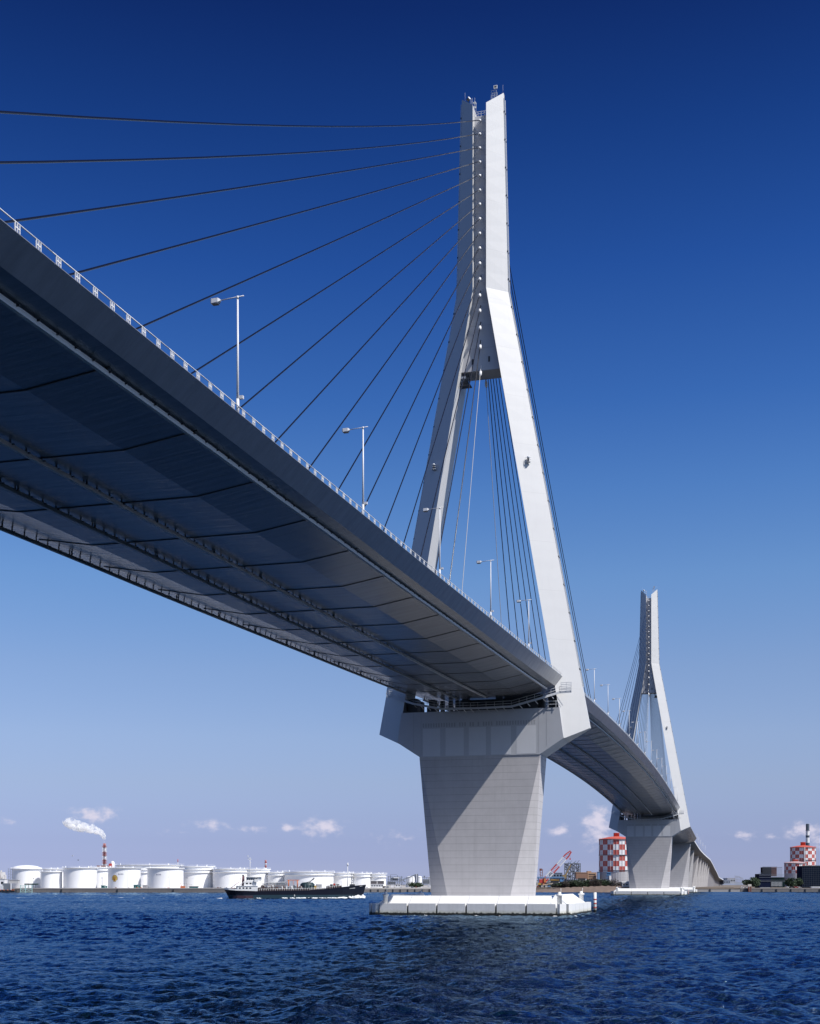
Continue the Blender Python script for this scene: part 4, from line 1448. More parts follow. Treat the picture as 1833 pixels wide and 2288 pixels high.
# superstructure: three tiers
house = MB()
sbox(house, 6.2, 15.8, -4.6, 4.9, 3.3, 6.05)
sbox(house, 9.3, 15.2, -4.2, 4.4, 6.05, 8.35)
sbox(house, 10.6, 17.6, -3.6, 4.1, 8.35, 10.3)
sbox(house, 9.8, 18.2, -4.3, 4.7, 10.3, 10.45)
sbox(house, 5.4, 16.0, -4.7, 5.1, 6.0, 6.14)
sbox(house, 14.2, 16.0, 3.8, 5.4, 8.0, 9.3)
house.build('deckhouse', SHIPW, ship)
hs_ = ship.children[-1]
for x in (7.3, 9.0, 10.6, 12.3):
    m = MB(); sbox(m, x-0.45, x+0.45, 4.86, 4.95, 4.7, 5.4); m.build('window', GLASSD, ship.children[3])
for x in (10.7, 12.4):
    m = MB(); sbox(m, x-0.45, x+0.45, 4.36, 4.45, 6.9, 7.6); m.build('window', GLASSD, ship.children[3])
for k in range(6):
    x = 11.1+k*0.86
    m = MB(); sbox(m, x-0.33, x+0.33, 4.06, 4.15, 9.0, 9.8); m.build('window', GLASSD, ship.children[3])
for k in range(6):
    y = -2.9+k*1.3
    m = MB(); sbox(m, 17.56, 17.65, y-0.45, y+0.45, 9.1, 9.8); m.build('window', GLASSD, ship.children[3])
for z0, z1, y in ((3.7, 5.2, 3.2), (6.8, 7.5, 2.6), (4.6, 5.3, 0.0), (6.8, 7.5, -1.0)):
    m = MB(); sbox(m, 15.76 if z0 < 6 else 15.16, 15.86 if z0 < 6 else 15.26, y-0.3, y+0.3, z0, z1); m.build('window', GLASSD, ship.children[3])
m = MB()
m.loft([[SP(8.2+dx, dy, 6.1) for dx, dy in ((0, -1), (1.5, -1), (1.5, 1), (0, 1))], [SP(8.6+dx, dy, 10.9) for dx, dy in ((0, -.8), (1.0, -.8), (1.0, .8), (0, .8))]], 0)
m.loft([[SP(8.6+dx, dy, 10.9) for dx, dy in ((0, -.8), (1.0, -.8), (1.0, .8), (0, .8))], [SP(8.3+dx, dy, 11.5) for dx, dy in ((0, -.6), (0.9, -.6), (0.9, .6), (0, .6))]], 1)
m.build('funnel', [mat('faded_funnel_paint', (0.20, 0.10, 0.11), 0.6), DARK], ship)
m = MB()
m.tube([SP(12.3, 0, 10.4), SP(12.3, 0, 19.2)], [0.17, 0.11], 8)
m.beam(SP(11.2, 0, 19.0), SP(13.2, 0, 19.0), 0.3, 0.22)
m.box(SP(12.3, 0, 19.5), (0.5, 0.5, 0.7), rz=TH)
m.tube([SP(11.4, 0, 19.0), SP(11.4, 0, 20.9)], 0.07, 6)
m.box(SP(11.3, 0, 20.6), (0.45, 0.3, 0.6), rz=TH)
m.beam(SP(12.3, 0, 17.3), SP(12.9, 0, 17.3), 0.25, 0.25)
for z in (12.4, 14.0, 15.6):
    m.beam(SP(12.0, 0, z), SP(12.6, 0, z), 0.12, 0.12)
m.build('mast', SHIPW, ship)
m = MB()
m.tube([SP(3.0, 0, 5.0), SP(7.2, 0, 8.1)], 0.13, 6)
m.tube([SP(3.6, 0, 3.6), SP(3.6, 0, 5.6)], 0.12, 6)
m.build('derrick', RUST, ship)
m = MB()
sbox(m, 3.5, 5.8, 1.0, 3.4, 4.0, 5.1)
sbox(m, 5.6, 7.0, 2.5, 4.0, 4.3, 6.6, 1)
m.tube([SP(7.0, 3.8, 6.2), SP(9.4, 4.5, 8.2)], 0.1, 5, 1)
m.build('poop_gear', [RUST, SHIPW], ship)
# deck rails
m = MB()
x = 16.5
while x < 55.5:
    m.tube([SP(x, halfb(x, 1)-0.05, sheer(x)), SP(x, halfb(x, 1)-0.05, sheer(x)+1.05)], 0.085, 5)
    x += 1.1
xs = np.arange(16.5, 55.6, 1.5)
for a, b in zip(xs, xs[1:]):
    for dz in (1.05, 0.5) if 40 < a < 46 or a > 24 and a < 25 else (1.05,):
        m.tube([SP(a, halfb(a, 1)-0.05, sheer(a)+dz), SP(b, halfb(b, 1)-0.05, sheer(b)+dz)], 0.08, 5)
m.build('deck_rail', SHIPW, ship)
# trunk deck and cargo gear
m = MB()
sbox(m, 16.3, 47.5, -4.2, 4.3, 3.2, 4.55)
sbox(m, 16.3, 22.0, -4.0, 4.5, 4.5, 5.35)
sbox(m, 49.5, 56.5, -2.8, 2.8, 4.3, 6.2)
m.build('trunk_deck', mat('dark_red_deck', (0.055, 0.035, 0.035), 0.7, var=0.4), ship)
rs = random.Random(5)
PIPEM = [STEEL, mat('brown_pipe_paint', (0.13, 0.075, 0.06), 0.6, var=0.3), SHIPW, mat('blue_grey_gear', (0.10, 0.13, 0.18), 0.5)]
for z in (5.6, 6.3, 7.0, 7.5):
    for y in (2.2, 3.2, -0.6):
        m = MB()
        m.tube([SP(18.2, y, z-0.4), SP(19.4+rs.random(), y, z), SP(28.6+rs.random()*1.5, y, z-rs.random()*0.4)], 0.14, 6)
        m.build('cargo_pipe', PIPEM[rs.randint(0, 1)], ship)
for k in range(40):
    x = rs.uniform(18, 40)
    y = rs.uniform(-2.5, 3.8)
    m = MB()
    m.tube([SP(x, y, 4.5), SP(x, y, rs.uniform(5.6, 7.6 if x < 29 else 6.2))], rs.choice([0.08, 0.12, 0.18]), 6)
    m.build('vent_pipe', PIPEM[rs.randint(0, 2)], ship)
for k in range(26):
    x = rs.uniform(17, 39)
    m = MB()
    sbox(m, x, x+rs.uniform(0.5, 1.6), 1.5+rs.random(), 3.6, 4.5, rs.uniform(5.0, 6.5))
    m.build('deck_locker', PIPEM[rs.randint(0, 3)], ship)
m = MB()
m.tube([SP(18.0, 3.6, 5.2), SP(18.4, 3.6, 7.0), SP(20.2, 3.6, 7.7), SP(21.5, 3.6, 7.8), SP(29.0, 3.6, 7.9)], 0.12, 6)
m.build('cargo_pipe', SHIPW, ship)
m = MB()
for x in (30.9, 35.2):
    for y in (-2.5, 2.5):
        m.tube([SP(x, y, 4.4), SP(x, y, 8.8)], 0.16, 6)
for y in (-2.5, 2.5):
    m.beam(SP(30.3, y, 8.9), SP(36.0, y, 8.9), 0.28, 0.32)
m.tube([SP(33.0, 2.4, 4.4), SP(33.0, 2.4, 8.6)], 0.1, 6)
m.build('orange_gantry', ORNG, ship)
m = MB()
zc = 5.6
m.lathe(SP(40.0, 0.8, 0), [(3.2, 4.5), (3.5, 5.0), (3.5, 6.9), (2.6, 7.7), (0.3, 7.9)], 20, 0)
for dx in (-1.5, 0.2, 1.6):
    sbox(m, 40+dx, 40.5+dx, 4.05, 4.4, 5.2, 6.8, 1)
m.build('cargo_tank', [mat('dark_green_tank', (0.018, 0.04, 0.045), 0.5, var=0.3), mat('grey_green', (0.10, 0.14, 0.15), 0.6)], ship)
m = MB()
m.tube([SP(40.2, 2.5, 7.2), SP(41.4, 2.5, 8.3), SP(43.2, 2.5, 9.9)], [0.16, 0.2, 0.35], 6)
m.tube([SP(38.6, 2.5, 7.4), SP(43.0, 2.5, 9.2)], 0.08, 5)
m.build('deck_crane', DARK, ship)
m = MB()
sbox(m, 44.2, 46.8, 0.0, 3.6, 4.5, 6.9)
sbox(m, 43.2, 44.2, 2.0, 3.8, 4.5, 6.2, 1)
m.tube([SP(48, 2.8, 4.5), SP(48, 2.8, 7.0), SP(50.2, 2.8, 7.2), SP(50.3, 2.8, 5.0)], 0.12, 6, 2)
for x in (51.0, 52.6, 54.2):
    sbox(m, x, x+1.2, 0.2, 2.7, 6.0, 6.9, 3)
sbox(m, 52.5, 53.4, 1.4, 2.9, 6.4, 7.3, 4)
sbox(m, 50.6, 56.8, -2.5, 2.9, 8.0, 8.15, 2)
for x in (50.9, 53.6, 56.5):
    m.tube([SP(x, 2.7, 5.5), SP(x, 2.7, 8.1)], 0.09, 5, 2)
m.build('hatch_gear', [GREYB, YEL, SHIPW, DARK, RED], ship)
m = MB()
m.tube([SP(59.8, 0, 6.0), SP(59.8, 0, 15.8)], [0.18, 0.15], 8)
m.lathe(SP(59.8, 0, 0), [(0.05, 15.6), (0.42, 16.0), (0.42, 16.8), (0.1, 17.2)], 10)
m.tube([SP(59.8, 0, 16), SP(59.95, 0, 17.6)], 0.1, 6)
m.build('foremast', SHIPW, ship)
m = MB()
sbox(m, 60.8, 63.2, -1.4, 1.4, 6.0, 6.9)
m.build('windlass', DARK, ship)
# painted name strokes and anchor marks on the bow
m = MB()
for k in range(8):
    x = 60.4+k*0.36
    y = halfb(x, 0.72)
    sbox(m, x, x+0.2, y-0.15, y+0.22, 4.65+0.03*k, 5.05+0.03*k)
for k in range(3):
    x = 65.6+k*0.45
    sbox(m, x, x+0.33, halfb(x, 0.9)-0.1, halfb(x, 0.9)+0.18, 5.75+0.1*k, 5.98+0.1*k)
sbox(m, 33.35, 33.5, 5.3, 5.66, 0.8, 2.0)
sbox(m, 33.1, 33.8, 5.3, 5.66, 1.45, 1.58)
m.build('bow_lettering', SHIPW, ship)
# foam
foam = mat('white_foam', (0.82, 0.84, 0.86), rough=0.8, bump=0.8, bscale=1.5)
m = MB()
rs = random.Random(9)
def puff(c, rx, ry, rz_):
    n1, n2 = 8, 5
    vs, fs = [], []
    for i in range(n2):
        t = math.pi/2*i/(n2-1)
        for j in range(n1):
            a = 2*math.pi*j/n1
            k = 1+rs.uniform(-.25, .25)
            p = c + SA*(rx*k*math.cos(t)*math.cos(a)) + SN*(ry*k*math.cos(t)*math.sin(a))
            vs.append((p.x, p.y, c.z + rz_*k*math.sin(t)))
    for i in range(n2-1):
        for j in range(n1):
            fs.append((i*n1+j, i*n1+(j+1) % n1, (i+1)*n1+(j+1) % n1, (i+1)*n1+j))
    m.add(vs, fs, 0, True)
for k in range(70):
    t = rs.random()
    x = 67.5-16*t**1.4
    y = halfb(min(x, 66), 0.15) + rs.uniform(0.1, 1.2)
    puff(SP(x, y, -0.15), rs.uniform(.5, 1.3), rs.uniform(.4, .9), rs.uniform(.35, 1.0)*(1-t*0.72)*2.1)
for k in range(120):
    x = rs.uniform(27, 53)
    if 30.6 < x < 31.4 or rs.random() < 0.15:
        continue
    puff(SP(x, 5.6+rs.uniform(0, 0.9), -0.12), rs.uniform(.4, 1.1), rs.uniform(.3, .6), rs.uniform(.25, .62))
for k in range(30):
    x = rs.choice([rs.uniform(14.5, 17.0), rs.uniform(20, 20.8), rs.uniform(-6, 3)])
    puff(SP(x, 5.4 if x > 5 else rs.uniform(-1, 2), -0.12), rs.uniform(.5, 1.3), .5, rs.uniform(.2, .5))
one('bow_wave', m, foam, 'white bow wave and foam along the waterline of the ship', 'foam', None, 'stuff')
m = MB()
for k in range(70):
    u = rs.uniform(-20, 470)
    c = ground(u, rs.choice([625, 640])+rs.uniform(-4, 4), 0.0)
    if rs.random() < 0.5*abs(math.sin(u*0.05)):
        puff(c, rs.uniform(1.0, 4.0), rs.uniform(.2, .5), rs.uniform(.06, .15))
one('wake', m, foam, 'thin white wake streaks trailing left behind the ship', 'foam', None, 'stuff')

m = MB()
for k in range(46):
    if k < 30:
        c = Vector((rs.uniform(19.5, 24.5), rs.uniform(-19.6, -14.5), -0.1))
    else:
        c = Vector((rs.uniform(-20, 19), -19.3+rs.uniform(-.4, .1), -0.12))
    puff(c, rs.uniform(.25, .9), rs.uniform(.2, .5), rs.uniform(.10, .26))
one('wash', m, foam, 'white wash of broken water at the right corner of the nearest pier guard', 'foam', None, 'stuff')

# ---- vegetation
def leaves(m, c, rx, ry, rz_, n, size, rs, mi=0):
    """leaf clumps filling an ellipsoid unevenly"""
    lobes = [(Vector((rs.uniform(-.55, .55)*rx, rs.uniform(-.55, .55)*ry, rs.uniform(-.35, .45)*rz_)), rs.uniform(.35, .6)) for _ in range(11)]
    for k in range(n):
        lb, sc = rs.choice(lobes)
        a, b_ = rs.uniform(0, 2*math.pi), math.acos(rs.uniform(-1, 1))
        rad = rs.uniform(.72, 1.08)*sc
        p = c + lb + Vector((rad*rx*math.sin(b_)*math.cos(a), rad*ry*math.sin(b_)*math.sin(a), rad*rz_*math.cos(b_)))
        if p.z < c.z - rz_*0.95:
            continue
        nrm = Vector((rs.gauss(0, 1), rs.gauss(0, 1), rs.gauss(0.3, 1))).normalized()
        t1 = nrm.orthogonal().normalized()
        t2 = nrm.cross(t1)
        s_ = size*rs.uniform(.6, 1.4)
        o = len(m.v)
        m.v += [tuple(p+t1*s_), tuple(p+t2*s_*.8), tuple(p-t1*s_), tuple(p-t2*s_*.8)]
        m.f.append((o, o+1, o+2, o+3)); m.m.append(mi); m.sm.append(False)
def tree(u0, u1, v0, d, label, seed, n=1500):
    rs = random.Random(seed)
    c = ground((u0+u1)/2, d, 3.4)
    w_ = (u1-u0)/2*mpp(d)
    top = zat(v0, d)
    root = thing('tree', label, 'tree', c)
    m = MB()
    hh = top-3.4
    m.tube([c, c+Vector((0.2, 0, hh*0.3)), c+Vector((0.1, 0.2, hh*0.62))], [0.55, 0.42, 0.2], 8)
    for k in range(6):
        a = rs.uniform(0, 6.28)
        m.tube([c+Vector((0.1, 0, hh*rs.uniform(.2, .4))), c+Vector((w_*.55*math.cos(a), w_*.55*math.sin(a), hh*rs.uniform(.5, .75)))], [0.22, 0.07], 6)
    m.build('trunk', BARK, root)
    m = MB()
    leaves(m, c+Vector((0, 0, hh*0.50)), w_*1.02, w_*0.9, hh*0.52, n, 0.55, rs)
    m.build('crown', LEAFM, root)
tree(1658, 1697, 1960, 1180, 'rounded dark evergreen tree left of the netted scaffold block', 21, 2600)
tree(1754, 1779, 1960.5, 1185, 'dark evergreen tree between the two netted blocks, left one', 22, 1600)
tree(1774, 1796, 1961, 1190, 'dark evergreen tree between the two netted blocks, right one', 23, 1600)
# scrub on the sand spit in front of the gas holder
m = MB()
rows = []
us = np.linspace(1180, 1425, 50)
for k, (dd, fac) in enumerate(((1068, 0.0), (1072, 0.35), (1079, 0.62), (1088, 0.85), (1098, 1.0), (1125, 1.0))):
    row = []
    for u in us:
        hgt = float(np.interp(u, [1180, 1200, 1235, 1262, 1300, 1385, 1412, 1425], [0.9, 2.0, 3.0, 4.6, 5.4, 5.6, 4.6, 3.9]))
        n_ = 0.35*math.sin(u*0.31+k*1.7)+0.25*math.sin(u*0.77+k)
        q = ground(u, dd + 3*math.sin(u*0.05))
        row.append((q.x, q.y, max(-0.4, hgt*fac + (n_ if fac > 0 else -0.5))))
    rows.append(row)
m.loft(rows, 0, cap=False, closed=False, smooth=True)
structure(m.build('sand_bank', SAND))
m = MB()
rs = random.Random(31)
for k in range(44):
    u = rs.uniform(1240, 1396)
    hh = float(np.interp(u, [1236, 1256, 1290, 1340, 1375, 1395], [2.0, 4.2, 6.6, 7.8, 7.8, 3.6]))*rs.uniform(.75, 1.1)
    c = ground(u, rs.uniform(1092, 1104), 4.6)
    leaves(m, c+Vector((0, 0, hh*0.4)), 4.6, 3.0, hh*0.62, 480, 0.40, rs, 0 if rs.random() < 0.6 else 1)
one('thicket', m, [BUSHM, LEAFM], 'dark brownish-green thicket of scrub on the sand bank by the gas holder', 'scrub', None, 'stuff')
m = MB()
for k in range(10):
    u = rs.uniform(905, 940)
    leaves(m, ground(u, 1240, 6.0), 4.0, 3, 3.0, 160, 0.5, rs, 0)
one('hedge', m, LEAFM, 'low green hedge below the inclined conveyor and silos', 'hedge', None, 'stuff')

# ---- gas holders
def gas_holder(label, uc, ru, vroof, vcap, vbot, d, nrow, v_rows_end, ncol=18, phase=0.0, capw=0.17, roofm=None):
    c = ground(uc, d)
    r = ru*mpp(d)
    z0, z1 = 3.7, zat(vroof, d)
    root = thing('gas_holder', label, 'gas holder', (c.x, c.y, z0), 'red and white chequered gas holders')
    n = ncol*2
    zr = zat(v_rows_end, d)
    m = MB()
    hgt = (z1-zr)/nrow
    for k in range(nrow):
        for j in range(ncol):
            mi = (k+j) % 2
            for h_ in range(2):
                a0 = FACE + phase + 2*math.pi*(j+h_*0.5)/ncol
                a1 = FACE + phase + 2*math.pi*(j+(h_+1)*0.5)/ncol
                vs = [(c.x+r*math.cos(a), c.y+r*math.sin(a), z) for a, z in ((a0, z1-hgt*(k+1)), (a1, z1-hgt*(k+1)), (a1, z1-hgt*k), (a0, z1-hgt*k))]
                m.add(vs, [(0, 1, 2, 3)], mi)
    m.lathe((c.x, c.y, 0), [(r, z0), (r, zr)], n, 2, smooth=False, cap=False)
    m.build('shell', [GHW, GHR, GHG], root)
    m = MB()
    m.lathe((c.x, c.y, 0), [(r+0.5, z1-0.3), (r+0.5, z1+0.3), (r*0.5, z1+ (r*0.14)), (0.2, z1+r*0.20)], n, 0, smooth=False)
    m.build('roof', roofm or GHR2, root)
    m = MB()
    zc = zat(vcap, d)
    rc = r*capw
    m.lathe((c.x, c.y, 0), [(rc, z1+r*0.12), (rc, zc-0.4), (rc*1.08, zc-0.4), (rc*1.08, zc), (0.1, zc+0.3)], 16, 0)
    m.build('roof_vent', GHR2, root)
    m = MB()
    for z in np.linspace(z0+(z1-z0)*0.04, z1-0.4, 4):
        m.lathe((c.x, c.y, 0), [(r, z-0.35), (r+0.9, z-0.3), (r+0.9, z), (r, z+0.05)], n, 0, smooth=False)
    m.build('catwalk', STEEL, root)
    m = MB()
    for j in range(ncol*2):
        a = FACE + phase + math.pi*j/ncol
        m.box((c.x+(r+0.18)*math.cos(a), c.y+(r+0.18)*math.sin(a), (z0+z1)/2), (0.30, 0.20, z1-z0), 0, rz=a)
    for j in range(ncol*2):
        a = FACE + phase + math.pi*(j+0.5)/ncol
        m.box((c.x+(r*0.999+0.1)*math.cos(a), c.y+(r+0.1)*math.sin(a), (z0+zr)/2), (0.3, 0.2, zr-z0), 0, rz=a)
    m.build('column', mat('holder_column_paint', (0.52, 0.46, 0.47), 0.6), root)
    m = MB()
    for j in range(24):
        a = FACE + 2*math.pi*j/24
        m.box((c.x+(r+0.3)*math.cos(a), c.y+(r+0.3)*math.sin(a), z1+0.8), (0.08, 0.08, 1.1), 0, rz=a)
    m.lathe((c.x, c.y, 0), [(r+0.3, z1+1.3), (r+0.38, z1+1.3), (r+0.38, z1+1.38), (r+0.3, z1+1.38)], n, 0, cap=False)
    m.build('roof_rail', GHR2, root)
    return root, c, r, z1
GHW = mat('holder_white', (0.84, 0.84, 0.85), rough=0.6, var=0.12, vscale=0.2, lines=[('Z', 2.3, 0.14, 0.3)])
GHR = mat('holder_red', (0.52, 0.105, 0.085), rough=0.6, var=0.12, vscale=0.2, lines=[('Z', 2.3, 0.14, 0.3)])
GHR2 = mat('holder_roof_red', (0.58, 0.12, 0.085), rough=0.6, var=0.1)
GHG = mat('holder_grey_white', (0.58, 0.59, 0.61), rough=0.6, var=0.12, vscale=0.2, lines=[('Z', 2.3, 0.14, 0.4)])
gas_holder('large red and white chequered gas holder beside the far pier', 1378, 38.0, 1876, 1861.5, 1967, 1300, 6, 1948.5)
g2, c2, r2, z2 = gas_holder('distant chequered gas holder in front of the banded chimney', 1795, 27.3, 1894, 1882, 1960, 1850, 6, 1942, 18, R(6), 0.2)
m = MB()
q = c2 - FWD*(r2+0.6) - RIGHT*3.2
m.box((q.x, q.y, (zat(1894, 1850)+4)/2), (1.0, 0.8, zat(1894, 1850)-4), 0, rz=TH)
m.build('pipe_riser', WHT, g2)
gas_holder('low chequered gas holder, partly hidden behind the right netted block', 1778, 23.5, 1929, 1921, 1965, 1600, 3, 1952, 18, R(3), 0.28, mat('pale_holder_roof', (0.50, 0.36, 0.36), 0.7))

# ---- industrial ground behind the sand bank
d = 1240
root = thing('crawler_crane', 'red and white lattice-boom crane left of the gas holder', 'crane', ground(1215, d, 3.7))
m = MB()
u0, v0, u1, v1 = 1212.5, 1972.5, 1276, 1902.5
segs = [(0, .16, 1), (.16, .34, 0), (.34, .55, 1), (.55, .78, 0), (.78, 1.0, 1)]
nx, ny = (v1-v0), -(u1-u0)
ln = math.hypot(nx, ny)
nx, ny = nx/ln, ny/ln
def bp_(t, off):
    return (u0+(u1-u0)*t + nx*off, v0+(v1-v0)*t + ny*off)
for a, b_, mi in segs:
    wa = lambda t: 4.2*min(1, t/0.12+0.25)*min(1, (1-t)/0.2+0.35)
    nn = 5
    for k in range(nn):
        ta, tb = a+(b_-a)*k/nn, a+(b_-a)*(k+1)/nn
        for sgn in (-1, 1):
            p0, p1 = bp_(ta, sgn*wa(ta)), bp_(tb, sgn*wa(tb))
            for dd in (-1.2, 1.2):
                m.beam(P(*p0, d, dd), P(*p1, d, dd), 0.95, 0.95, mi)
        p0, p1 = bp_(ta, wa(ta)), bp_(tb, -wa(tb))
        m.beam(P(*p0, d), P(*p1, d), 0.35, 0.35, mi)
m.build('boom', [WHT, RED], root)
m = MB()
fbox(m, 1206, 1221, 1965, 1973, d-2, 6, 0)
fbox(m, 1204, 1224, 1973, 1979, d-2, 6, 1)
fbox(m, 1216, 1220, 1962, 1972, d-3, 2, 2)
m.build('cab', [RED, DARK, mat('orange_cab', (0.55, 0.22, 0.06), 0.5)], root)
m = MB()
fbeam(m, 1208, 1962, 1274, 1902, d, 0.12)
fbeam(m, 1208, 1962, 1209, 1968, d, 0.5)
m.build('pendant_rope', STEEL, root)
m = MB()
fbeam(m, 1274.5, 1904, 1274.5, 1919, d, 0.15)
fbox(m, 1273.3, 1275.7, 1918, 1921.5, d, 1, 0)
m.build('hook_block', RED, root)
m = MB()
d = 1330
for u in np.arange(1262, 1298, 4.4):
    fbeam(m, u, 1927+((u*3) % 4), u, 1968, d, 0.7)
    fbeam(m, u, 1930, u, 1968, d+9, 0.7)
for v in (1930, 1936, 1942, 1949, 1956, 1962):
    fbeam(m, 1261, v, 1298, v, d, 0.8)
    fbox(m, 1263, 1297, v, v+0.7, d+1, 8, 0)
rs = random.Random(4)
for k in range(40):
    u, v = rs.uniform(1261, 1292), rs.uniform(1927, 1962)
    fbeam(m, u, v, u+rs.uniform(3, 7), v+rs.choice([-5, 5, 6]), d+rs.uniform(0, 8), 0.45)
for k in range(70):
    u, v = rs.uniform(1262, 1294), rs.uniform(1928, 1962)
    fbox(m, u, u+rs.uniform(1.5, 4), v, v+rs.uniform(1.5, 4), d+rs.uniform(1, 6), 2, rs.choice([0, 1, 1, 2]))
one('process_tower', m, [STEEL, WHT, BLUE], 'grey multi-level process tower of steel frames behind the red crane hook', 'plant')
m = MB()
fbeam(m, 1264, 1958, 1276, 1932, 1300, 1.0)
fbeam(m, 1262, 1958, 1274, 1936, 1300, 0.6)
fbox(m, 1258, 1266, 1955, 1963, 1299, 4, 0)
one('derrick_crane', m, mat('ochre_paint', (0.28, 0.20, 0.09), 0.7), 'ochre derrick crane leaning in front of the process tower', 'crane')
root = thing('pipe_bridge', 'blue steel pipe bridge crossing left of the thicket', 'pipe bridge', ground(1230, 1180, 3.7))
m = MB()
fbox(m, 1195, 1262, 1959.6, 1961.4, 1180, 3, 0)
fbox(m, 1195, 1262, 1962.5, 1963.4, 1181, 1, 0)
m.build('girder', BLUE, root)
for u in (1204, 1238, 1259.5):
    m = MB()
    fbox(m, u-0.7, u+0.7, 1961, 1982, 1181, 1, 0)
    m.build('post', BLUE, root)
root = thing('office_block', 'brown and tan industrial building between the process tower and gas holder', 'building', ground(1311, 1290, 3.7))
m = MB()
fbox(m, 1288, 1312.5, 1950.5, 1964, 1290, 10, 0)
fbox(m, 1313.3, 1333.5, 1949.5, 1966, 1291, 10, 1)
m.build('wall', [BROWN, TAN], root)
m = MB()
fbox(m, 1287.5, 1313, 1949.3, 1950.4, 1289.7, 11, 0)
fbox(m, 1313.2, 1322, 1946.6, 1949.4, 1292, 8, 0)
m.build('roof', TAN, root)
m = MB()
fbox(m, 1290, 1311, 1964.5, 1979, 1289, 8, 0)
m.build('ground_floor', WHT, root)
m = MB()
fbox(m, 1292, 1309, 1962.5, 1967, 1288.5, 1, 0)
m.build('canopy', DARK, root)
for v in (1953.5, 1958.5):
    m = MB()
    fbox(m, 1316, 1331, v, v+1.4, 1290.8, 0.3, 0)
    m.build('window', GLASSD, root)
for u0, u1, v0, wm_, lab in ((1196, 1232, 1967, mat('pale_works_wall', (0.45, 0.45, 0.47), 0.8, var=0.2), 'pale low works hall behind the crane cab'), (1232, 1268, 1964, mat('grey_works_wall', (0.24, 0.26, 0.30), 0.8, var=0.3), 'dark grey works hall under the blue pipe bridge'),
                           (1266, 1346, 1966, mat('blue_grey_works_wall', (0.30, 0.33, 0.38), 0.8, var=0.2), 'blue-grey works hall behind the thicket, below the brown building')):
    shed(u0, u1, v0, 1984, 1345, 14, wm_, STEEL, lab, 'works_hall', 'building', win=6)
root = thing('blue_tower', 'blue steel access tower at the foot of the large gas holder', 'tower', ground(1361, 1262, 3.7))
m = MB()
for u in (1357, 1361, 1365):
    fbox(m, u-0.6, u+0.6, 1950, 1985, 1262, 1, 0)
for v in (1949, 1955, 1962, 1969):
    fbox(m, 1355.8, 1366, v, v+1.5, 1261.5, 3, 0)
fbox(m, 1357, 1364.5, 1950, 1958, 1263, 2, 0)
m.build('frame', BLUE, root)
m = MB()
fbox(m, 1362, 1366.5, 1957, 1972, 1260, 2, 0)
m.build('tank', WHT, root)
shed(1230, 1257, 1951, 1963, 1420, 12, mat('slate_blue_wall', (0.15, 0.20, 0.28), 0.7), STEEL, 'slate blue plant shed behind the crane boom foot', 'factory', 'building', win=4)
shed(1336, 1341, 1949, 1966, 1285, 4, mat('blue_box', (0.14, 0.25, 0.42), 0.6), STEEL, 'narrow blue box building left of the large gas holder', 'building', 'building')
m = MB()
for u in (1207, 1213):
    fbeam(m, u, 1942, u-(u-1210)*0.6, 1970, 1360, 0.6)
fbox(m, 1206.5, 1211.5, 1941, 1946, 1360, 3, 0)
for v in (1948, 1954, 1960):
    fbeam(m, 1206, v, 1213, v+4, 1360, 0.4)
one('lattice_tower', m, [RUST], 'dark rusty lattice tower right beside the near pier edge', 'tower')
MLAB = {'ORNG': ORNG, 'YEL': YEL}
spots = [(1203, 1974, 7, 5, YEL, 'yellow'), (1213, 1975, 6, 4, ORNG, 'orange'), (1224, 1970, 5, 7, STEEL, 'grey'), (1230, 1966, 20, 2, YEL, 'long yellow'),
         (1246, 1971, 5, 5, WHT, 'white'), (1233, 1976, 4, 3, TEAL, 'teal'), (1225, 1980, 6, 3, mat('blue_box', (0, 0, 0)), 'blue'), (1200, 1980, 5, 4, RUST, 'rusty'), (1252, 1966, 6, 6, BLUE, 'blue painted')]
for u, v, wv, hv, mm, nm in spots:
    m = MB()
    dd = rnd.uniform(1165, 1178)
    fbox(m, u, u+wv, v, v+hv*0.7, dd, 2.5, 0)
    fbox(m, u+wv*.1, u+wv*.6, v-hv*0.25, v, dd+0.3, 1.8, 0)
    fbox(m, u+wv*.05, u+wv*.95, v+hv*0.7, 1985, dd+0.3, 2.0, 1)
    one('site_machine', m, [mm, DARK], '%s piece of plant standing on the works yard left of the thicket' % nm, 'machine')
root = thing('loading_arm', 'pale slanting conveyor arm on the works yard left of the thicket', 'conveyor', ground(1222, 1160, 3.7))
m = MB()
fbeam(m, 1213, 1978, 1236, 1974, 1160, 0.7)
fbeam(m, 1214, 1978, 1214, 1986, 1160, 0.6)
fbeam(m, 1232, 1975, 1232, 1986, 1160, 0.5)
m.build('arm', mat('cream_arm', (0.55, 0.47, 0.36), 0.6), root)
root = shed(1391, 1412, 1972.5, 1982, 1090, 6, mat('grey_house_wall', (0.50, 0.50, 0.50), 0.8), GREYB, 'small pale grey house with a low roof at the foot of the far pier', 'house', 'house', win=3, pitch=1.2)

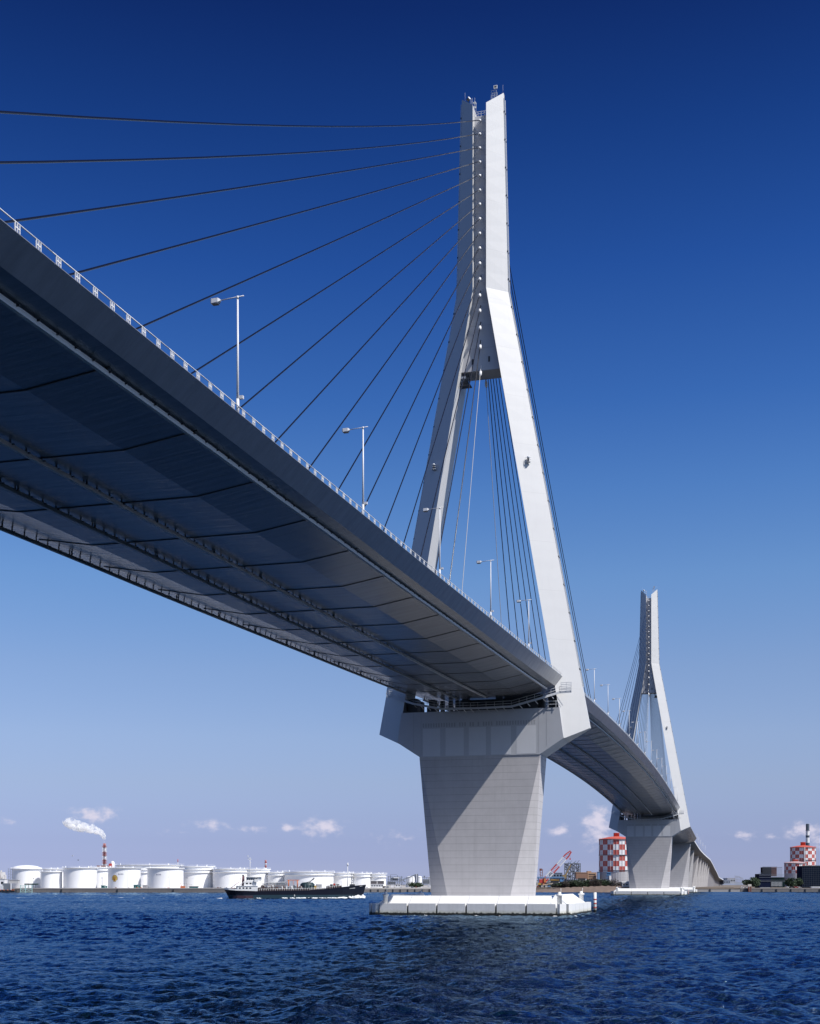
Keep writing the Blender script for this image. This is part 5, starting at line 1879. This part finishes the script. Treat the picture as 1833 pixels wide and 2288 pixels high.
# ---- right-hand shore: netted scaffold blocks, vehicles, hazy sheds
d = 1210
root = thing('scaffold_block', 'dark netted scaffold block topped by a rust-coloured stack, left of the trees', 'scaffold', ground(1722, d, 3.4))
m = MB()
fbox(m, 1696.5, 1723.5, 1953, 1984, d, 14, 0)
fbox(m, 1723.5, 1754, 1960, 1983, d+1, 12, 1)
m.build('netting', [NAVYB, GREENN], root)
m = MB()
fbox(m, 1706, 1724.5, 1938, 1958, d+2, 9, 0)
m.build('stack_shade_side', mat('stack_shade_black', (0.008, 0.007, 0.012), 0.9, spec=0.08), root)  # unlit side of the same stack, its shade painted into the colour
m = MB()
fbox(m, 1724.5, 1736.5, 1938.2, 1958, d+2.2, 9, 0)
m.build('rusty_stack', RUST, root)
m = MB()
for u in np.arange(1705.5, 1748, 2.35):
    fbeam(m, u, 1936.8 + (1.4 if u > 1737 else 0), u, 1960, d+1.2, 0.28)
    fbox(m, u-0.6, u+0.6, 1936.6 + (1.0 if u > 1737 else 0), 1938 + (1.0 if u > 1737 else 0), d+1.2, 0.5, 0)
for u in np.arange(1697, 1705, 2.0):
    fbeam(m, u, 1950, u, 1958, d+1, 0.25)
for v in (1954, 1957, 1961, 1967, 1970):
    fbeam(m, 1697, v, 1754, v, d-0.4, 0.22)
m.build('pole', STEEL, root)
m = MB()
for v in (1971.5, 1974, 1976.5, 1979):
    fbeam(m, 1724, v, 1748, v, d-0.5, 0.3)
for u in np.arange(1724, 1749, 3):
    fbeam(m, u, 1971, u, 1982, d-0.5, 0.22)
m.build('white_rail', RAILG, root)
root = thing('scaffold_block', 'tall dark netted scaffold block at the right edge of the shore', 'scaffold', ground(1820, d, 3.4))
m = MB()
fbox(m, 1794, 1870, 1935, 1984, d-6, 18, 0)
m.build('netting', NAVYB, root)
m = MB()
for u in np.arange(1794, 1870, 4.0):
    fbeam(m, u, 1933.2, u, 1984, d-6.3, 0.2)
for v in np.arange(1937, 1984, 4.5):
    fbeam(m, 1794, v, 1870, v, d-6.3, 0.18)
fbox(m, 1794, 1870, 1934.2, 1935.4, d-6.4, 1, 0)
m.build('pole', mat('dark_pole', (0.05, 0.07, 0.08), 0.6), root)
shed(1814, 1860, 1982, 1986, 1172, 4, WHT, WHT, 'long low white wall building at the foot of the right netted block', 'hut', 'building')
shed(1700, 1722, 1984, 1986.5, 1170, 3, WHT, GREYB, 'low white hut on the wharf below the left netted block', 'hut', 'building')
root = thing('dolphin', 'mooring post with two rust-brown piles and a pale cap by the quay', 'mooring post', ground(1677, 1157, 0))
m = MB()
for u in (1674, 1678.5):
    fbox(m, u-1.1, u+1.1, 1981, 1996, 1157, 0.9, 0)
m.build('pile', RUST, root)
m = MB()
fbox(m, 1672, 1680, 1976, 1981, 1157, 2, 0)
m.build('cap', mat('pale_cap', (0.60, 0.55, 0.48), 0.8), root)
def car(u, d, colm, label, ln=4.3):
    root = thing('parked_car', label, 'car', ground(u, d, 3.4), 'vehicles parked on the right wharf')
    c = ground(u, d, 3.4)
    L2 = ln/2
    m = MB()
    def Q(a, b_, z):
        q = c + RIGHT*a + FWD*b_
        return (q.x, q.y, 3.4+z)
    prof = [(-L2, .35), (L2, .35), (L2, .8), (L2*.55, .92), (L2*.25, 1.4), (-L2*.6, 1.4), (-L2*.95, .95)]
    m.loft([[Q(a, -.8, z) for a, z in prof], [Q(a, .8, z) for a, z in prof]], 0)
    m.build('body', colm, root)
    m = MB()
    m.loft([[Q(a, -.83, z) for a, z in ((L2*.45, .95), (L2*.2, 1.32), (-L2*.55, 1.32), (-L2*.75, .95))], [Q(a, .83, z) for a, z in ((L2*.45, .95), (L2*.2, 1.32), (-L2*.55, 1.32), (-L2*.75, .95))]], 0)
    m.build('window', GLASSD, root)
    for a in (-L2*.62, L2*.62):
        m = MB()
        m.tube([Q(a, -.86, .34), Q(a, .86, .34)], .34, 12, 0)
        m.build('wheel', PLANK, root)
car(1662, 1176, mat('white_car_paint', (.75, .75, .75), .3), 'white car parked before the rounded tree')
car(1669, 1175, mat('silver_car_paint', (.5, .5, .52), .3), 'silver car parked nose to tail right of the white car')
car(1770, 1174, mat('black_car_paint', (.02, .02, .025), .25), 'black van-like car parked under the twin trees', 5.2)
car(1763, 1175, mat('white_car_paint', (.75, .75, .75), .3), 'white car parked left of the black one under the twin trees')
car(1779, 1175, mat('red_car_paint', (.35, .05, .04), .3), 'dark red car parked right of the black one')
car(1786, 1176, mat('silver_car_paint', (.5, .5, .52), .3), 'silver car at the left foot of the right netted block')
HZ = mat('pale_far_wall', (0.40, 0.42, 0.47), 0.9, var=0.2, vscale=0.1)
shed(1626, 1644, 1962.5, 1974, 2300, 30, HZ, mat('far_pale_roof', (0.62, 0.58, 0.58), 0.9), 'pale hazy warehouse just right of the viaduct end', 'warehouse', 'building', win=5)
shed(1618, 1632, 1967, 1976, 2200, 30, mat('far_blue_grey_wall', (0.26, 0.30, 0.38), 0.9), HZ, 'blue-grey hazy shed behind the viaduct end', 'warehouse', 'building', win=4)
m = MB()
d = 1600
for u in np.arange(1643, 1662, 3):
    fbeam(m, u, 1957.5 + max(0, (u-1652)*0.7), u, 1980, d, 0.35)
for v in (1960, 1965, 1971):
    fbeam(m, 1642, v, 1661, v+2, d, 0.3)
fbeam(m, 1643, 1957.5, 1652, 1959, d, 0.35)
fbeam(m, 1652, 1959, 1662, 1965, d, 0.35)
one('transmission_frame', m, mat('far_grey_steel', (0.30, 0.31, 0.33), 0.6), 'thin grey lattice framework between the warehouse and rounded tree', 'framework')
names = ['first', 'second', 'third', 'fourth', 'fifth', 'sixth', 'seventh', 'eighth', 'ninth']
for i, u in enumerate((1561, 1567, 1574, 1580, 1586)):
    m = MB()
    yv = [860, 900, 950, 1010, 1080][i]
    z = z_via(yv)
    m.tube([(15.6, yv, z), (15.6, yv, z+11)], [0.16, 0.1], 6)
    m.beam((15.6, yv, z+11), (13.2, yv, z+10.9), 0.2, 0.2)
    m.box((12.9, yv, z+10.9), (1.0, 0.4, 0.35))
    one('viaduct_lamp', m, LAMPM, 'tiny street lamp on the approach viaduct, %s from the left' % names[i], 'street lamp', 'street lamps on the approach viaduct')
# gulls over the tanks
for (u, v), lab in zip(((162, 1913), (175, 1922.5)), ('white gull gliding low over the tanks, left of the lattice chimney', 'dark gull flying below the white one, left of the lattice chimney')):
    d = 420
    m = MB()
    c = P(u, v, d)
    m.tube([c-RIGHT*0.22, c-RIGHT*0.05, c+RIGHT*0.25], [0.02, 0.10, 0.02], 6)
    for sg in (-1, 1):
        m.loft([[c+FWD*sg*0.05+RIGHT*x+Vector((0, 0, 0.03)) for x in (-.12, .12)], [c+FWD*sg*0.5-RIGHT*sg*0.3+RIGHT*x+Vector((0, 0, .22)) for x in (-.1, .08)], [c+FWD*sg*0.9-RIGHT*sg*0.75+RIGHT*x+Vector((0, 0, .1)) for x in (-.04, .02)]], 0, cap=False, closed=False)
    one('gull', m, WHT if 'white gull gliding' in lab else STEEL, lab, 'bird')

#==WATER==
# ---------------------------------------------------------------- water
wm = bpy.data.materials.new('sea_water')
wm.use_nodes = True
t = wm.node_tree
t.nodes.remove(t.nodes['Principled BSDF'])
wd = N(t, 'ShaderNodeBsdfDiffuse')
wd.inputs['Color'].default_value = (0.002, 0.012, 0.026, 1)
wg = N(t, 'ShaderNodeBsdfGlossy')
wg.inputs['Color'].default_value = (0.29, 0.42, 0.54, 1)
wg.inputs['Roughness'].default_value = 0.05
wfr = N(t, 'ShaderNodeFresnel')
wfr.inputs['IOR'].default_value = 1.333
wmx = N(t, 'ShaderNodeMixShader')
lnk(t, wfr.outputs[0], wmx.inputs[0])
lnk(t, wd.outputs[0], wmx.inputs[1])
lnk(t, wg.outputs[0], wmx.inputs[2])
lnk(t, wmx.outputs[0], t.nodes['Material Output'].inputs['Surface'])
tcn = N(t, 'ShaderNodeTexCoord')
hs = []
for sc, st_, asp in ((1.1, 0.13, 0.45), (2.8, 0.15, 0.5), (7.0, 0.075, 0.6)):
    mp = N(t, 'ShaderNodeMapping')
    mp.inputs['Rotation'].default_value = (0, 0, R(-25))
    mp.inputs['Scale'].default_value = (asp, 1.0, 1.0)
    lnk(t, tcn.outputs['Object'], mp.inputs[0])
    no = N(t, 'ShaderNodeTexNoise')
    no.inputs['Scale'].default_value = sc
    no.inputs['Detail'].default_value = 3
    no.inputs['Distortion'].default_value = 0.6
    lnk(t, mp.outputs[0], no.inputs['Vector'])
    ml = N(t, 'ShaderNodeMath', operation='MULTIPLY')
    lnk(t, no.outputs['Fac'], ml.inputs[0])
    ml.inputs[1].default_value = st_
    hs.append(ml.outputs[0])
a1 = N(t, 'ShaderNodeMath', operation='ADD'); lnk(t, hs[0], a1.inputs[0]); lnk(t, hs[1], a1.inputs[1])
a2 = N(t, 'ShaderNodeMath', operation='ADD'); lnk(t, a1.outputs[0], a2.inputs[0]); lnk(t, hs[2], a2.inputs[1])
bp = N(t, 'ShaderNodeBump')
bp.inputs['Strength'].default_value = 1.0
bp.inputs['Distance'].default_value = 1.0
lnk(t, a2.outputs[0], bp.inputs['Height'])
for n_ in (wd, wg, wfr):
    lnk(t, bp.outputs[0], n_.inputs['Normal'])

def waves(X, Y):
    """sum of choppy wave trains blown from the south-west"""
    rs = np.random.RandomState(3)
    Z = np.zeros_like(X)
    main = R(100)
    for i in range(64):
        lam = 0.65*(9/0.65)**(rs.rand()**1.4)
        ang = main + rs.normal()*0.65
        kk = 2*math.pi/lam
        amp = 0.0110*lam**0.82*(0.6+0.8*rs.rand())
        ph = kk*(X*math.cos(ang)+Y*math.sin(ang)) + rs.rand()*6.283
        s_ = np.sin(ph + 0.35*np.sin(0.37*kk*(X*math.cos(ang+0.9)+Y*math.sin(ang+0.9))+rs.rand()*6))
        Z += amp*(s_ + 0.10*np.cos(2*ph))
    # gusts: patches of rougher water
    G = 0.75+0.35*np.sin(X*0.021+1.3*np.sin(Y*0.013))*np.sin(Y*0.027+0.8+np.sin(X*0.011))
    return Z*G
na = 1050
angs = np.linspace(-0.72, 0.72, na)
rr_ = [20.0]
while rr_[-1] < 1180:
    rr_.append(rr_[-1] + max(0.12, 0.12*(rr_[-1]/60)**1.12))
rr_ = np.array(rr_)
nr = len(rr_)
RR, AA = np.meshgrid(rr_, angs, indexing='ij')
dirx = -np.sin(TH+0*AA)*np.cos(AA) + np.cos(TH)*np.sin(AA)
diry = np.cos(TH)*np.cos(AA) + np.sin(TH)*np.sin(AA)
X = CAM.x + RR*dirx
Y = CAM.y + RR*diry
fade = np.clip((1180-RR)/60, 0, 1)*np.clip((0.72-np.abs(AA))/0.05, 0, 1)*np.clip((RR-20)/6, 0, 1)
Z = waves(X, Y)*fade + 0.03*(fade > 0)
co = np.stack([X, Y, Z], -1).reshape(-1, 3)
idx = np.arange(nr*na).reshape(nr, na)
q = np.stack([idx[:-1, :-1], idx[1:, :-1], idx[1:, 1:], idx[:-1, 1:]], -1).reshape(-1, 4)
# calm skirt out to the horizon, joined to the rim of the choppy part
B = 30000.0
skirt = [(CAM.x-B, CAM.y-B, 0), (CAM.x+B, CAM.y-B, 0), (CAM.x+B, CAM.y+B, 0), (CAM.x-B, CAM.y+B, 0)]
me = bpy.data.meshes.new('water')
nv = len(co)
me.vertices.add(nv)
me.vertices.foreach_set('co', co.ravel().astype(np.float32))
me.loops.add(q.size)
me.loops.foreach_set('vertex_index', q.ravel().astype(np.int32))
me.polygons.add(len(q))
me.polygons.foreach_set('loop_start', (np.arange(len(q))*4).astype(np.int32))
me.polygons.foreach_set('loop_total', np.full(len(q), 4, np.int32))
me.polygons.foreach_set('use_smooth', np.ones(len(q), bool))
me.update()
me.validate()
me.materials.append(wm)
wo = bpy.data.objects.new('water', me)
COL.objects.link(wo)
structure(wo)
m = MB()
m.add([(x, y, -0.45) for x, y, z in skirt], [(0, 1, 2, 3)])
wf = m.build('water', wm)
structure(wf)
